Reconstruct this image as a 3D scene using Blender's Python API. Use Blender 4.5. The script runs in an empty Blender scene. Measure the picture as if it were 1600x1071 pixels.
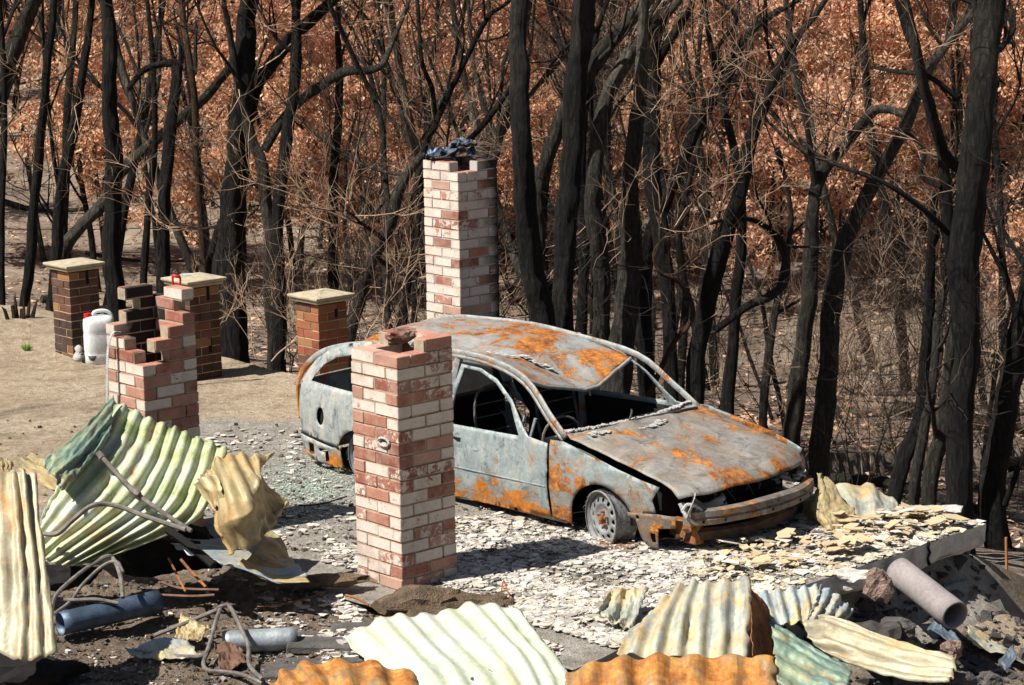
import bpy, bmesh, math, random
import numpy as np
from mathutils import Vector, Matrix, noise as mn
from mathutils.geometry import delaunay_2d_cdt
random.seed(7); rnd = random.random
def U(a, b): return a + (b - a) * rnd()
S = bpy.context.scene; COL = S.collection
# ---------------- camera
FPX, PITCH, ROLL, CAMH = 3600.0, 10.8, 1.0, 4.6
cd = bpy.data.cameras.new('camera'); cam = bpy.data.objects.new('camera', cd); COL.objects.link(cam); S.camera = cam
cd.sensor_width = 36; cd.lens = 36 * FPX / 1600; cd.clip_start = 0.1; cd.clip_end = 1500
_p, _r = math.radians(PITCH), math.radians(ROLL)
FW = np.array([0, math.cos(_p), -math.sin(_p)]); _ri = np.array([1., 0, 0]); _up = np.cross(_ri, FW)
RR = math.cos(_r) * _ri - math.sin(_r) * _up; UU = math.cos(_r) * _up + math.sin(_r) * _ri
cam.matrix_world = Matrix(((RR[0], UU[0], -FW[0], 0), (RR[1], UU[1], -FW[1], 0), (RR[2], UU[2], -FW[2], CAMH), (0, 0, 0, 1)))
# ---------------- sky and sun
SUN_EL, SHADOW_AZ = 54.0, 27.0          # shadows fall towards +x, a little away from the camera
w = bpy.data.worlds.new('World'); S.world = w; w.use_nodes = True
sk = w.node_tree.nodes.new('ShaderNodeTexSky'); sk.sky_type = 'NISHITA'; sk.sun_disc = False
sk.sun_elevation = math.radians(SUN_EL)
_L = Vector((math.cos(math.radians(SHADOW_AZ)) * math.cos(math.radians(SUN_EL)), math.sin(math.radians(SHADOW_AZ)) * math.cos(math.radians(SUN_EL)), -math.sin(math.radians(SUN_EL))))
sk.sun_rotation = math.atan2(-_L.x, -_L.y) % (2 * math.pi)
bg = w.node_tree.nodes['Background']; bg.inputs[1].default_value = 0.038
w.node_tree.links.new(sk.outputs[0], bg.inputs[0])
sd = bpy.data.lights.new('sun', 'SUN'); sd.energy = 5.0; sd.angle = math.radians(0.5); sd.color = (1, .95, .87)
sun = bpy.data.objects.new('sun', sd); COL.objects.link(sun); sun.rotation_euler = _L.to_track_quat('-Z', 'Y').to_euler()
S.view_settings.view_transform = 'Standard'; S.view_settings.look = 'None'; S.view_settings.exposure = 0.75; S.view_settings.gamma = 1
S.render.engine = 'CYCLES'; S.cycles.max_bounces = 5; S.cycles.diffuse_bounces = 3
# ---------------- from a pixel of the photograph to a point on a known surface
def ray(x, y):
    return RR * ((x - 800) / FPX) - UU * ((y - 535.5) / FPX) + FW
def G(x, y, z=0.0):
    d = ray(x, y); t = (z - CAMH) / d[2]; return Vector((d[0] * t, d[1] * t, z))
def D(x, y, dep):
    d = ray(x, y); t = dep / d[1]; return Vector((d[0] * t, dep, CAMH + d[2] * t))
def PX(P):
    q = np.array(P) - np.array([0, 0, CAMH]); z = q @ FW
    return 800 + FPX * (q @ RR) / z, 535.5 - FPX * (q @ UU) / z
# ---------------- helpers
class MB:
    def __init__(s): s.v = []; s.f = []; s.m = []; s.c = []
    def add(s, vs, fs, m=0, c=None):
        b = len(s.v); s.v.extend(vs); s.f.extend([tuple(i + b for i in f) for f in fs]); s.m.extend([m] * len(fs))
        if c is not None: s.c.extend([c(v) for v in vs] if callable(c) else [c] * len(vs))
    def tube(s, pts, rad, n=6, m=0, cap=True, lump=0, closed=False, c=None):
        k = len(pts)
        if k < 2: return
        b = len(s.v); prev = None
        for i, p in enumerate(pts):
            t = (pts[min(i + 1, k - 1)] - pts[max(i - 1, 0)])
            t = t.normalized() if t.length > 1e-9 else Vector((0, 0, 1))
            if prev is None:
                a = Vector((0, 0, 1)) if abs(t.z) < .9 else Vector((1, 0, 0)); u = t.cross(a).normalized()
            else:
                u = prev - t * prev.dot(t); u = u.normalized() if u.length > 1e-6 else t.orthogonal().normalized()
            prev = u; w_ = t.cross(u)
            r = rad[i] if hasattr(rad, '__len__') else rad
            for j in range(n):
                a = 2 * math.pi * j / n; rr = r
                if lump: rr = r * (1 + lump * mn.noise(Vector((p.x * 1.3 + math.cos(a) * 1.1, p.y + math.sin(a) * 1.1, p.z * .7))) + lump * .9 * mn.noise(Vector((math.cos(a) * 1.6, math.sin(a) * 1.6, p.z * 2.2 + p.x))) + lump * .5 * mn.noise(Vector((math.cos(a) * 4, math.sin(a) * 4, p.z * 6 + p.x))))
                s.v.append(tuple(p + (u * math.cos(a) + w_ * math.sin(a)) * rr))
                if c is not None: s.c.append(c)
        for i in range(k - 1):
            for j in range(n):
                a0 = b + i * n + j; a1 = b + i * n + (j + 1) % n
                s.f.append((a0, a1, a1 + n, a0 + n)); s.m.append(m)
        if cap:
            s.f.append(tuple(b + j for j in reversed(range(n)))); s.m.append(m)
            s.f.append(tuple(b + (k - 1) * n + j for j in range(n))); s.m.append(m)
    def box(s, lo, hi, M=None, m=0, c=None, j=0):
        vs = [Vector((x + U(-j, j), y + U(-j, j), z + U(-j, j))) for z in (lo[2], hi[2]) for y in (lo[1], hi[1]) for x in (lo[0], hi[0])]
        if M is not None: vs = [M @ v for v in vs]
        s.add([tuple(v) for v in vs], [(0, 2, 3, 1), (4, 5, 7, 6), (0, 1, 5, 4), (2, 6, 7, 3), (0, 4, 6, 2), (1, 3, 7, 5)], m, c)
    def build(s, name, mats, parent=None, smooth=False, bevel=0, solid=0, offset=0):
        me = bpy.data.meshes.new(name); me.from_pydata(s.v, [], s.f)
        for mt in (mats if isinstance(mats, (list, tuple)) else [mats]): me.materials.append(mt)
        if any(s.m): me.polygons.foreach_set('material_index', s.m)
        if s.c and len(s.c) == len(s.v):
            ca = me.color_attributes.new('zone', 'FLOAT_COLOR', 'POINT')
            ca.data.foreach_set('color', np.array([(c[0], c[1], c[2], 1) for c in s.c], dtype=np.float32).ravel())
        if smooth: me.polygons.foreach_set('use_smooth', [True] * len(me.polygons))
        me.update()
        o = bpy.data.objects.new(name, me); COL.objects.link(o)
        if parent: o.parent = parent
        if solid:
            k = o.modifiers.new('thick', 'SOLIDIFY'); k.thickness = solid; k.offset = offset
        if bevel:
            k = o.modifiers.new('bevel', 'BEVEL'); k.width = bevel; k.segments = 1; k.limit_method = 'ANGLE'
        return o
def tag(o, label=None, cat=None, group=None, kind=None):
    if label: o['label'] = label
    if cat: o['category'] = cat
    if group: o['group'] = group
    if kind: o['kind'] = kind
    return o
def empty(name, loc, rz=0):
    o = bpy.data.objects.new(name, None); COL.objects.link(o); o.location = loc; o.rotation_euler = (0, 0, rz); o.empty_display_size = .2
    return o
def crom(pts, n):
    """smooth curve through points"""
    P = [Vector(p) for p in pts]; P = [P[0] * 2 - P[1]] + P + [P[-1] * 2 - P[-2]]; out = []
    for i in range(1, len(P) - 2):
        for k in range(n):
            t = k / n; a, b, c, d = P[i - 1:i + 3]
            out.append(.5 * ((2 * b) + (c - a) * t + (2 * a - 5 * b + 4 * c - d) * t * t + (3 * b - a - 3 * c + d) * t ** 3))
    out.append(P[-2]); return out
def lerpn(xs, ys, x):
    return float(np.interp(x, xs, ys))
def fbm(x, y, z=0, o=4):
    return mn.fractal(Vector((x, y, z)), 1.0, 2.0, o)
# ---------------- materials
class NM:
    def __init__(s, name, rough=.9, metal=0, spec=.3):
        s.mat = bpy.data.materials.new(name); s.mat.use_nodes = True; s.t = s.mat.node_tree; s.n = s.t.nodes; s.b = s.n['Principled BSDF']
        s.b.inputs['Roughness'].default_value = rough; s.b.inputs['Metallic'].default_value = metal; s.b.inputs['Specular IOR Level'].default_value = spec
    def new(s, t, **k):
        n = s.n.new(t)
        for a, b in k.items(): setattr(n, a, b)
        return n
    def l(s, a, b): s.t.links.new(a, b)
    def coord(s, kind='Object', scale=(1, 1, 1)):
        c = s.new('ShaderNodeTexCoord'); mp = s.new('ShaderNodeMapping'); mp.inputs['Scale'].default_value = scale; s.l(c.outputs[kind], mp.inputs[0]); return mp.outputs[0]
    def noise(s, sc, det=6, rough=.6, vec=None, dist=0):
        n = s.new('ShaderNodeTexNoise'); n.inputs['Scale'].default_value = sc; n.inputs['Detail'].default_value = det; n.inputs['Roughness'].default_value = rough; n.inputs['Distortion'].default_value = dist
        if vec is not None: s.l(vec, n.inputs['Vector'])
        return n.outputs['Fac']
    def voro(s, sc, vec=None, feature='F1', out='Distance', rand=1):
        n = s.new('ShaderNodeTexVoronoi'); n.feature = feature; n.inputs['Scale'].default_value = sc; n.inputs['Randomness'].default_value = rand
        if vec is not None: s.l(vec, n.inputs['Vector'])
        return n.outputs[out]
    def ramp(s, fac, stops, interp='LINEAR'):
        r = s.new('ShaderNodeValToRGB'); r.color_ramp.interpolation = interp; e = r.color_ramp.elements
        while len(e) < len(stops): e.new(.5)
        for i, (p, c) in enumerate(stops):
            e[i].position = p; e[i].color = (c, c, c, 1) if isinstance(c, (int, float)) else (*c, 1)
        s.l(fac, r.inputs[0]); return r.outputs[0]
    def mix(s, f, a, b, mode='MIX'):
        m = s.new('ShaderNodeMix', data_type='RGBA', blend_type=mode)
        for sock, v in ((m.inputs[0], f), (m.inputs[6], a), (m.inputs[7], b)):
            if isinstance(v, (int, float)): sock.default_value = v
            elif isinstance(v, tuple): sock.default_value = (*v, 1)
            else: s.l(v, sock)
        return m.outputs[2]
    def math(s, op, a, b=0, clamp=False):
        m = s.new('ShaderNodeMath', operation=op, use_clamp=clamp)
        for sock, v in ((m.inputs[0], a), (m.inputs[1], b)):
            if isinstance(v, (int, float)): sock.default_value = v
            else: s.l(v, sock)
        return m.outputs[0]
    def attr(s, name='zone'):
        a = s.new('ShaderNodeAttribute', attribute_name=name); sp = s.new('ShaderNodeSeparateColor'); s.l(a.outputs['Color'], sp.inputs[0]); return sp.outputs
    def bump(s, h, st=.5, dist=.02):
        b = s.new('ShaderNodeBump'); b.inputs['Strength'].default_value = st; b.inputs['Distance'].default_value = dist; s.l(h, b.inputs['Height']); s.l(b.outputs[0], s.b.inputs['Normal'])
    def color(s, c):
        if isinstance(c, tuple): s.b.inputs['Base Color'].default_value = (*c, 1)
        else: s.l(c, s.b.inputs['Base Color'])
        return s
def simple(name, col, rough=.8, metal=0, var=.35, sc=8, bump=.3, bd=.01, coord='Object'):
    m = NM(name, rough, metal); v = m.coord(coord); n = m.noise(sc, 8, .65, v); n2 = m.noise(sc * 9, 4, .6, v)
    a = m.ramp(n, [(.3, tuple(c * (1 - var) for c in col)), (.7, tuple(min(1, c * (1 + var)) for c in col))])
    m.color(m.mix(.35, a, m.ramp(n2, [(.3, .25), (.7, .9)]), 'MULTIPLY')); m.bump(n2, bump, bd); return m.mat
# brick: attribute r = shade of the clay, g = how much white paint is left, b = soot
def brick_mat(name, reds, paintcol=(.70, .63, .55), dust=.62):
    m = NM(name, .9); v = m.coord(); r, g, b = m.attr()[:3]
    base = m.ramp(r, [(i / (len(reds) - 1), c) for i, c in enumerate(reds)])
    fine = m.noise(60, 6, .7, v); base = m.mix(.5, base, m.ramp(fine, [(.3, .45), (.65, 1.0)]), 'MULTIPLY')
    n = m.noise(9, 9, .68, v); n3 = m.noise(38, 5, .7, v)
    nn = m.math('ADD', m.math('MULTIPLY', n, .65), m.math('MULTIPLY', n3, .35))
    th = m.math('SUBTRACT', m.math('ADD', m.math('MULTIPLY', g, .62), .2), nn)
    mask = m.math('MULTIPLY', th, 28, True)
    geo = m.new('ShaderNodeNewGeometry'); sx = m.new('ShaderNodeSeparateXYZ'); m.l(geo.outputs['Normal'], sx.inputs[0])
    side = m.math('LESS_THAN', sx.outputs[2], .6); mask = m.math('MULTIPLY', mask, side)
    pc = m.mix(m.math('MULTIPLY', m.noise(22, 5, .7, v), .55), paintcol, tuple(c * .45 for c in (paintcol[0] * 1.15, paintcol[1] * .85, paintcol[2] * .75)))
    sp = m.ramp(m.voro(42, v), [(.10, .85), (.20, 0)]); pc = m.mix(m.math('MULTIPLY', sp, m.ramp(n, [(.45, 0), (.6, 1)])), pc, (.10, .05, .04)); base = m.mix(m.ramp(m.noise(6, 9, .75, v), [(.42, 0), (.64, dust)]), base, (.48, .33, .25)); c = m.mix(mask, base, pc)
    c = m.mix(m.ramp(m.noise(3.5, 8, .75, v), [(.48, 0), (.72, .5)]), c, (.12, .09, .07))
    c = m.mix(m.math('MULTIPLY', b, m.math('ADD', m.noise(14, 4, .6, v), .45), True), c, (.018, .015, .014))
    m.color(c); m.bump(m.math('ADD', m.math('MULTIPLY', fine, .6), m.math('MULTIPLY', mask, .3)), .5, .006); return m.mat
M_BRICK = brick_mat('painted_brick', [(.15, .05, .036), (.31, .10, .065), (.43, .18, .125), (.48, .28, .21)])
M_BRICKG = brick_mat('gate_brick', [(.05, .028, .02), (.11, .045, .03), (.30, .075, .035), (.30, .15, .06)], dust=.12)
M_MORTAR = simple('old_mortar', (.44, .36, .26), .95, var=.3, sc=20, bump=.8, bd=.01)
M_MORTARG = simple('cream_mortar', (.55, .42, .27), .95, var=.25, sc=20, bump=.6, bd=.006)
M_CAP = simple('cast_concrete_cap', (.45, .38, .27), .9, var=.25, sc=12, bump=.5, bd=.006)
# metal of the burnt car: attribute-free, rust by large noise
def car_mat(name, rust=.5, pos=(0, 0, 0), grey=(.22, .275, .285), grey2=(.36, .41, .41), sc=2.2, pale=.5, streak=0):
    m = NM(name, .62, .2); c = m.new('ShaderNodeTexCoord'); mp = m.new('ShaderNodeMapping'); mp.inputs['Location'].default_value = pos; m.l(c.outputs['Object'], mp.inputs[0]); v = mp.outputs[0]
    mp2 = m.new('ShaderNodeMapping'); mp2.inputs['Scale'].default_value = (3.2, 3.2, .55) if streak else (1, 2.2, 1); mp2.inputs['Location'].default_value = pos; m.l(c.outputs['Object'], mp2.inputs[0]); vs = mp2.outputs[0]
    n = m.noise(sc, 10, .66, v, .8); n2 = m.noise(26, 9, .75, v); n3 = m.noise(5, 7, .65, v, 1.8); ns = m.noise(3.2, 9, .7, vs, .4); n4 = m.noise(90, 4, .7, v)
    g = m.mix(m.ramp(n3, [(.35, 0), (.65, 1)]), grey, grey2)
    g = m.mix(m.ramp(ns, [(.50, 0), (.64, pale)]), g, (.52, .48, .41))            # pale burnt-off paint, running down
    g = m.mix(m.ramp(m.noise(7, 9, .75, v, 1), [(.54, 0), (.62, .7)]), g, tuple(x * .38 for x in grey))
    k = m.math('ADD', m.math('ADD', n, m.math('MULTIPLY', m.math('SUBTRACT', n2, .5), .20 if streak else .36)), m.math('MULTIPLY', m.math('SUBTRACT', ns, .5), .35))
    if streak == 1:
        sz = m.new('ShaderNodeSeparateXYZ'); m.l(c.outputs['Object'], sz.inputs[0]); k = m.math('ADD', k, m.math('MULTIPLY', m.ramp(sz.outputs[2], [(.10, 1), (.26, 0)]), .13)); k = m.math('SUBTRACT', k, m.math('MULTIPLY', m.ramp(sz.outputs[2], [(.25, 0), (.35, 1)]), .02))
    g = m.mix(m.ramp(k, [(1 - rust - (.07 if streak else .16), 0), (1 - rust, .55)]), g, (.25, .165, .10))   # brown bloom round the rust
    ru = m.ramp(m.math('ADD', m.math('MULTIPLY', m.noise(9, 9, .75, v), .6), m.math('MULTIPLY', n2, .4)), [(.36, (.07, .03, .018)), (.47, (.28, .10, .03)), (.56, (.55, .21, .04)), (.68, (.66, .34, .12))])
    mk = m.ramp(k, [(1 - rust - .01, 0), (1 - rust + .02, 1)])
    if streak: ru = m.mix(.55, ru, (.60, .22, .03))
    c2 = m.mix(mk, g, ru)
    c2 = m.mix(m.ramp(m.noise(2.3, 9, .75, v), [(.60, 0), (.70, .75)]), c2, (.05, .045, .042))
    c2 = m.mix(.25, c2, m.ramp(n4, [(.3, .45), (.62, 1)]), 'MULTIPLY'); c2 = m.mix(.35, c2, m.ramp(n2, [(.3, .4), (.62, 1)]), 'MULTIPLY')
    m.color(c2); m.l(m.ramp(mk, [(0, .58), (1, .92)]), m.b.inputs['Roughness'])
    m.bump(m.math('ADD', m.math('ADD', m.math('MULTIPLY', n2, .6), m.math('MULTIPLY', mk, .25)), m.math('MULTIPLY', n3, .8)), .6, .014); return m.mat
M_CARB = simple('charred_and_shade_black', (.012, .011, .011), .9, .2, var=.5, sc=6)  # black of charred metal; also colours lumps and skins that stand in for shade
M_CARD = simple('sooty_metal', (.07, .065, .06), .8, .3, var=.6, sc=6)
# corrugated sheet
def sheet_mat(name, cols, rust, seed=0, rustc=((.16, .06, .02), (.42, .19, .06), (.60, .36, .14)), sc=2.0):
    m = NM(name, .5, .15, .35); c = m.new('ShaderNodeTexCoord'); mp = m.new('ShaderNodeMapping'); mp.inputs['Location'].default_value = (seed * 3.7, seed * 1.3, seed); m.l(c.outputs['Object'], mp.inputs[0]); v = mp.outputs[0]
    a = m.new('ShaderNodeAttribute', attribute_name='zone'); mp2 = m.new('ShaderNodeMapping'); mp2.inputs['Scale'].default_value = (.3, 26, 2.2); mp2.inputs['Location'].default_value = (seed, seed, 0); m.l(a.outputs['Color'], mp2.inputs[0])
    st = m.noise(1.0, 7, .65, mp2.outputs[0], .5)                                   # stains that run along the ribs
    n = m.noise(sc * 1.3, 8, .65, v, .8); nn = m.math('ADD', m.math('MULTIPLY', n, .55), m.math('MULTIPLY', st, .45))
    col = m.ramp(nn, [(.38 + .24 * i / max(1, len(cols) - 1), cc) for i, cc in enumerate(cols)])
    n2 = m.noise(30, 8, .75, v); k = m.math('ADD', m.math('MULTIPLY', m.noise(sc, 9, .7, v, .5), .65), m.math('MULTIPLY', st, .35))
    k = m.math('ADD', k, m.math('MULTIPLY', m.math('SUBTRACT', n2, .5), .2))
    ru = m.ramp(m.math('ADD', m.math('MULTIPLY', m.noise(7, 8, .75, v), .6), m.math('MULTIPLY', st, .4)), [(.36, rustc[0]), (.48, rustc[1]), (.60, rustc[2])])
    mk = m.ramp(k, [(1 - rust - .06, 0), (1 - rust + .05, .95)])
    c2 = m.mix(mk, col, ru); c2 = m.mix(.4, c2, m.ramp(n2, [(.3, .4), (.62, 1)]), 'MULTIPLY')
    c2 = m.mix(m.ramp(m.noise(4.5, 9, .75, v), [(.60, 0), (.70, .6)]), c2, (.10, .08, .06))
    c2 = m.mix(m.ramp(m.voro(9, v), [(.0, .9), (.05, 0)]), c2, (.1, .05, .03))
    m.color(c2); m.l(m.ramp(mk, [(0, .45), (1, .85)]), m.b.inputs['Roughness']); m.bump(m.math('ADD', n2, m.noise(9, 5, .7, v)), .4, .010); return m.mat
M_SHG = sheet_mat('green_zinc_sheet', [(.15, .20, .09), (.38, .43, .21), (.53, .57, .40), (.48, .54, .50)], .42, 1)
M_SHP = sheet_mat('pale_green_sheet', [(.40, .50, .40), (.56, .60, .42), (.58, .63, .54), (.60, .62, .58)], .40, 2, rustc=((.38, .20, .07), (.6, .42, .16), (.66, .56, .28)))
M_SHT = sheet_mat('tan_scorched_sheet', [(.20, .16, .09), (.38, .31, .17), (.50, .40, .20)], .47, 3, rustc=((.16, .08, .03), (.42, .25, .09), (.5, .35, .16)))
M_SHO = sheet_mat('orange_rust_sheet', [(.20, .15, .08), (.36, .27, .13)], .53, 4, rustc=((.10, .035, .012), (.40, .14, .025), (.62, .32, .08)))
M_SHY = sheet_mat('yellow_stained_sheet', [(.26, .28, .26), (.44, .45, .38), (.54, .52, .37)], .45, 6, rustc=((.24, .12, .04), (.48, .30, .10), (.56, .45, .24)))
M_SHL = sheet_mat('orange_stained_tan_sheet', [(.24, .21, .14), (.38, .34, .23), (.46, .42, .31)], .46, 8, rustc=((.22, .10, .04), (.55, .28, .08), (.58, .38, .15)), sc=1.3)
M_SHB = sheet_mat('blue_grey_zinc_sheet', [(.20, .26, .30), (.36, .42, .44), (.50, .53, .50)], .42, 5, rustc=((.22, .12, .04), (.5, .34, .12), (.6, .48, .2)))
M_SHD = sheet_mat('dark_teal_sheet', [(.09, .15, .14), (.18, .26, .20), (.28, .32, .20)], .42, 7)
M_ROD = simple('ashy_steel_rod', (.20, .18, .16), .75, .4, var=.5, sc=14)
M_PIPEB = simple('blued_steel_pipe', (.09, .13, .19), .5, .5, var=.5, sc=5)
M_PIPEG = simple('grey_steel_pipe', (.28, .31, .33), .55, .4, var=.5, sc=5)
M_PIPEW = simple('pale_concrete_pipe', (.29, .255, .25), .85, 0, var=.2, sc=4)
M_RUST = simple('deep_rust', (.30, .12, .045), .95, .1, var=.6, sc=12)
M_WHITE = simple('white_plastic', (.78, .80, .80), .35, 0, var=.06, sc=4, bump=.05)
M_RED = simple('red_plastic', (.62, .02, .02), .4, 0, var=.1, sc=6, bump=.05)
M_ASHW = simple('white_ash', (.62, .60, .58), .95, 0, var=.3, sc=15, bump=1, bd=.02)
M_STONE = simple('pink_rubble', (.30, .21, .17), .95, 0, var=.4, sc=6, bump=1, bd=.03)
M_BLUEST = simple('dark_paver', (.11, .10, .095), .9, 0, var=.4, sc=8, bump=.8, bd=.02)
M_CLOD = simple('brown_earth_clod', (.20, .14, .09), .95, 0, var=.6, sc=8, bump=1, bd=.05)
M_BLUESH = simple('blue_grey_scrap', (.10, .13, .16), .6, .3, var=.5, sc=8)
def bark(name, a, b, c, sc=1):
    m = NM(name, .92, 0, .25); v = m.coord('Object', (11 * sc, 11 * sc, 2.6 * sc)); v2 = m.coord()
    n = m.noise(3.2, 10, .78, v, .6); n2 = m.noise(.5, 6, .65, v2); n4 = m.voro(2.2, v)
    col = m.ramp(n, [(.32, a), (.55, b), (.75, c)])
    col = m.mix(m.ramp(n2, [(.5, 0), (.68, .75)]), col, m.ramp(n, [(.3, tuple(x * .8 for x in b)), (.7, tuple(min(1, x * 2.4) for x in c))]))
    m.color(col); m.bump(m.math('ADD', n, m.math('MULTIPLY', n4, .6)), .1 * 10, .09); return m.mat
M_BARK = bark('charred_bark', (.002, .002, .0025), (.013, .012, .0105), (.075, .066, .052))
M_BARK2 = bark('grey_scorched_bark', (.007, .006, .006), (.05, .044, .036), (.20, .175, .14))
M_BARK3 = bark('brown_scorched_bark', (.02, .012, .008), (.07, .038, .024), (.24, .12, .06))
M_TWIG = simple('dry_pale_twig', (.40, .27, .18), .9, 0, var=.35, sc=2)
M_TWIGD = simple('dark_twig', (.035, .025, .02), .9, 0, var=.6, sc=2)
def leafmat(name, cols, sc=.5):
    m = NM(name, .75, 0, .2); g = m.new('ShaderNodeNewGeometry'); v = m.coord(); n = m.noise(sc, 3, .6, v)
    f = m.math('ADD', m.math('MULTIPLY', g.outputs['Random Per Island'], .55), m.math('MULTIPLY', n, .5))
    c = m.ramp(f, [(.2 + .6 * i / (len(cols) - 1), c) for i, c in enumerate(cols)]); m.color(c)
    tb = m.new('ShaderNodeBsdfTranslucent'); m.l(c, tb.inputs[0]); ms = m.new('ShaderNodeMixShader'); ms.inputs[0].default_value = .38; m.l(m.b.outputs[0], ms.inputs[1]); m.l(tb.outputs[0], ms.inputs[2]); m.l(ms.outputs[0], m.n['Material Output'].inputs[0]); return m.mat
M_LEAFO = leafmat('scorched_orange_leaf', [(.30, .14, .08), (.62, .31, .17), (.76, .45, .27), (.82, .62, .44)])
M_LEAFB = leafmat('scorched_brown_leaf', [(.34, .17, .10), (.64, .33, .20), (.80, .48, .32), (.84, .62, .46)])
M_LEAFY = leafmat('yellowed_leaf', [(.36, .22, .07), (.62, .42, .13), (.78, .58, .20), (.62, .50, .20)])
# ground
def ground_mat():
    m = NM('burnt_ground', .95, 0, .15); v = m.coord(); r, g, b = m.attr()[:3]
    n1 = m.noise(1.1, 8, .65, v); n2 = m.noise(14, 8, .7, v); n3 = m.noise(70, 4, .7, v); n5 = m.noise(4.2, 8, .75, v)
    sand = m.ramp(n1, [(.3, (.42, .32, .22)), (.5, (.60, .48, .34)), (.7, (.70, .58, .43))])
    sand = m.mix(m.ramp(n5, [(.49, 0), (.62, .65)]), sand, (.34, .25, .17)); sand = m.mix(m.ramp(m.noise(24, 8, .8, v), [(.52, 0), (.64, .4)]), sand, (.26, .19, .13))
    ash = m.ramp(n5, [(.26, (.16, .145, .125)), (.38, (.36, .33, .285)), (.53, (.48, .44, .38)), (.66, (.60, .56, .50))])
    soil = m.ramp(n5, [(.3, (.12, .09, .066)), (.5, (.28, .215, .16)), (.66, (.42, .33, .25))])
    floor = m.ramp(m.noise(.55, 9, .75, v), [(.34, (.14, .11, .085)), (.5, (.36, .28, .21)), (.64, (.54, .44, .34))])
    wob = m.math('MULTIPLY', m.math('SUBTRACT', m.noise(2.6, 8, .7, v), .5), .9)
    def z(x): return m.ramp(m.math('ADD', x, wob), [(.38, 0), (.62, 1)])
    c = m.mix(z(r), sand, ash); c = m.mix(z(g), c, soil); c = m.mix(b, c, floor); c = m.mix(m.math('MULTIPLY', b, g), c, (.055, .043, .036))
    c = m.mix(.6, c, m.ramp(n2, [(.3, .35), (.6, 1)]), 'MULTIPLY'); c = m.mix(.4, c, m.ramp(n3, [(.35, .3), (.6, 1)]), 'MULTIPLY')
    m.color(c); m.bump(m.math('ADD', n2, m.math('MULTIPLY', n3, .6)), 1.0, .05); return m.mat
M_GROUND = ground_mat()
M_SLAB = simple('scorched_concrete', (.62, .58, .52), .9, 0, var=.4, sc=5, bump=.6, bd=.015)
# ---------------- terrain
PSI = math.radians(-46); Uv = Vector((math.cos(PSI), math.sin(PSI), 0)); Vv = Vector((-math.sin(PSI), math.cos(PSI), 0)); TIP = Vector((3.50, 16.56, 0))
def sstep(a, b, x):
    t = min(1, max(0, (x - a) / (b - a))); return t * t * (3 - 2 * t)
SX, SY = 9.2, 4.4
MOUNDS = [(G(440, 905), .35, .05), (G(820, 1000), .5, .04), (G(20, 520), 1.2, .15), (G(60, 1065), .5, .05), (G(900, 960), .5, .03), (G(500, 1075), .6, -.05)]
def hgt(x, y):
    P = Vector((x, y, 0)) - TIP; e1 = P.dot(Vv) - .1; e2 = P.dot(Uv)
    z = 0.0
    if e1 > -.3:
        z -= .25 * sstep(-.3, .05, e1) if e2 > -7 else 0
        z -= 2.2 * (1 - math.exp(-max(0, e1) / 4.2)) + .9 * sstep(3, 18, e1)
    if e2 > -.35:
        z -= (.45 * sstep(-.35, .15, e2) + .5 * (1 - math.exp(-max(0, e2) / 2.2)) * 1.6) * (1 - sstep(1, 8, e1) * .8)
    d = y
    z += .9 * sstep(38, 60, d) + max(0, d - 52) * .062 + max(0, d - 85) * .10
    if d > 20: z += (.35 * fbm(x * .09, y * .09, 3) + .10 * fbm(x * .5, y * .5, 5)) * sstep(20, 30, d)
    a_, b_ = -(Vector((x, y, 0)) - TIP).dot(Uv), -(Vector((x, y, 0)) - TIP).dot(Vv)
    if a_ > 0 and b_ > 0: z -= .06 * (1 - sstep(SX - .5, SX - .1, a_)) * (1 - sstep(SY - .5, SY - .1, b_))
    for c, r, h in MOUNDS:
        q = ((x - c.x) ** 2 + (y - c.y) ** 2) / (r * r)
        if q < 6: z += h * math.exp(-q)
    near = 1 - sstep(22, 30, d)
    soil = zone(x, y)[1]
    if y < 17: z -= .06 * soil
    z += near * ((.02 + .05 * soil) * fbm(x * 1.8, y * 1.8, 1) + (.009 + .014 * soil) * fbm(x * 7, y * 7, 2, 4))
    return z
def zone(x, y):
    px, py = PX((x, y, 0)) if y > 5 else (800, 2000)
    P = Vector((x, y, 0)) - TIP; e1 = P.dot(Vv); e2 = P.dot(Uv)
    # burnt ash apron round the car against pale sand to the left and back
    ash = sstep(620, 690, py - (px - 300) * .02) if px < 560 else 1.0
    if px < 200: ash = sstep(760, 830, py)
    elif px < 330: ash *= sstep(190, 330, px) if py < 800 else 1
    soil = sstep(868, 905, py + (12 if px < 480 else 0) - (45 * sstep(700, 860, px)))
    if px > 930: soil = 0.25
    soil = max(soil, sstep(.0, .5, e2) * (1 - sstep(3, 6, e1)))
    fl = sstep(-.2, 1.2, e1)
    if fl > 0: ash *= (1 - fl); soil *= (1 - fl)
    if fl > 0: soil = max(soil, fl * .25 * sstep(420, 700, px))
    if e2 > .3 and e1 > -.6: soil *= .15; ash = 0; fl = .3
    return ash, soil, fl
xs = list(np.arange(-6.6, 6.6, .065)); a = 6.6; st = .065
while a < 150: st *= 1.07; a += st; xs.append(a); xs.insert(0, -a)
ys = list(np.arange(11.6, 25.5, .065)); a = ys[-1]; st = .065
while a < 300: st *= 1.045; a += st; ys.append(a)
a = 11.6; st = .1
while a > -30: st *= 1.3; a -= st; ys.insert(0, a)
g = MB(); nx = len(xs)
for y in ys:
    for x in xs:
        g.v.append((x, y, hgt(x, y) if y > 5 else 0)); g.c.append(zone(x, y))
for j in range(len(ys) - 1):
    for i in range(nx - 1):
        k = j * nx + i; g.f.append((k, k + 1, k + nx + 1, k + nx)); g.m.append(0)
tag(g.build('ground', M_GROUND, smooth=True), kind='structure')
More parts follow.
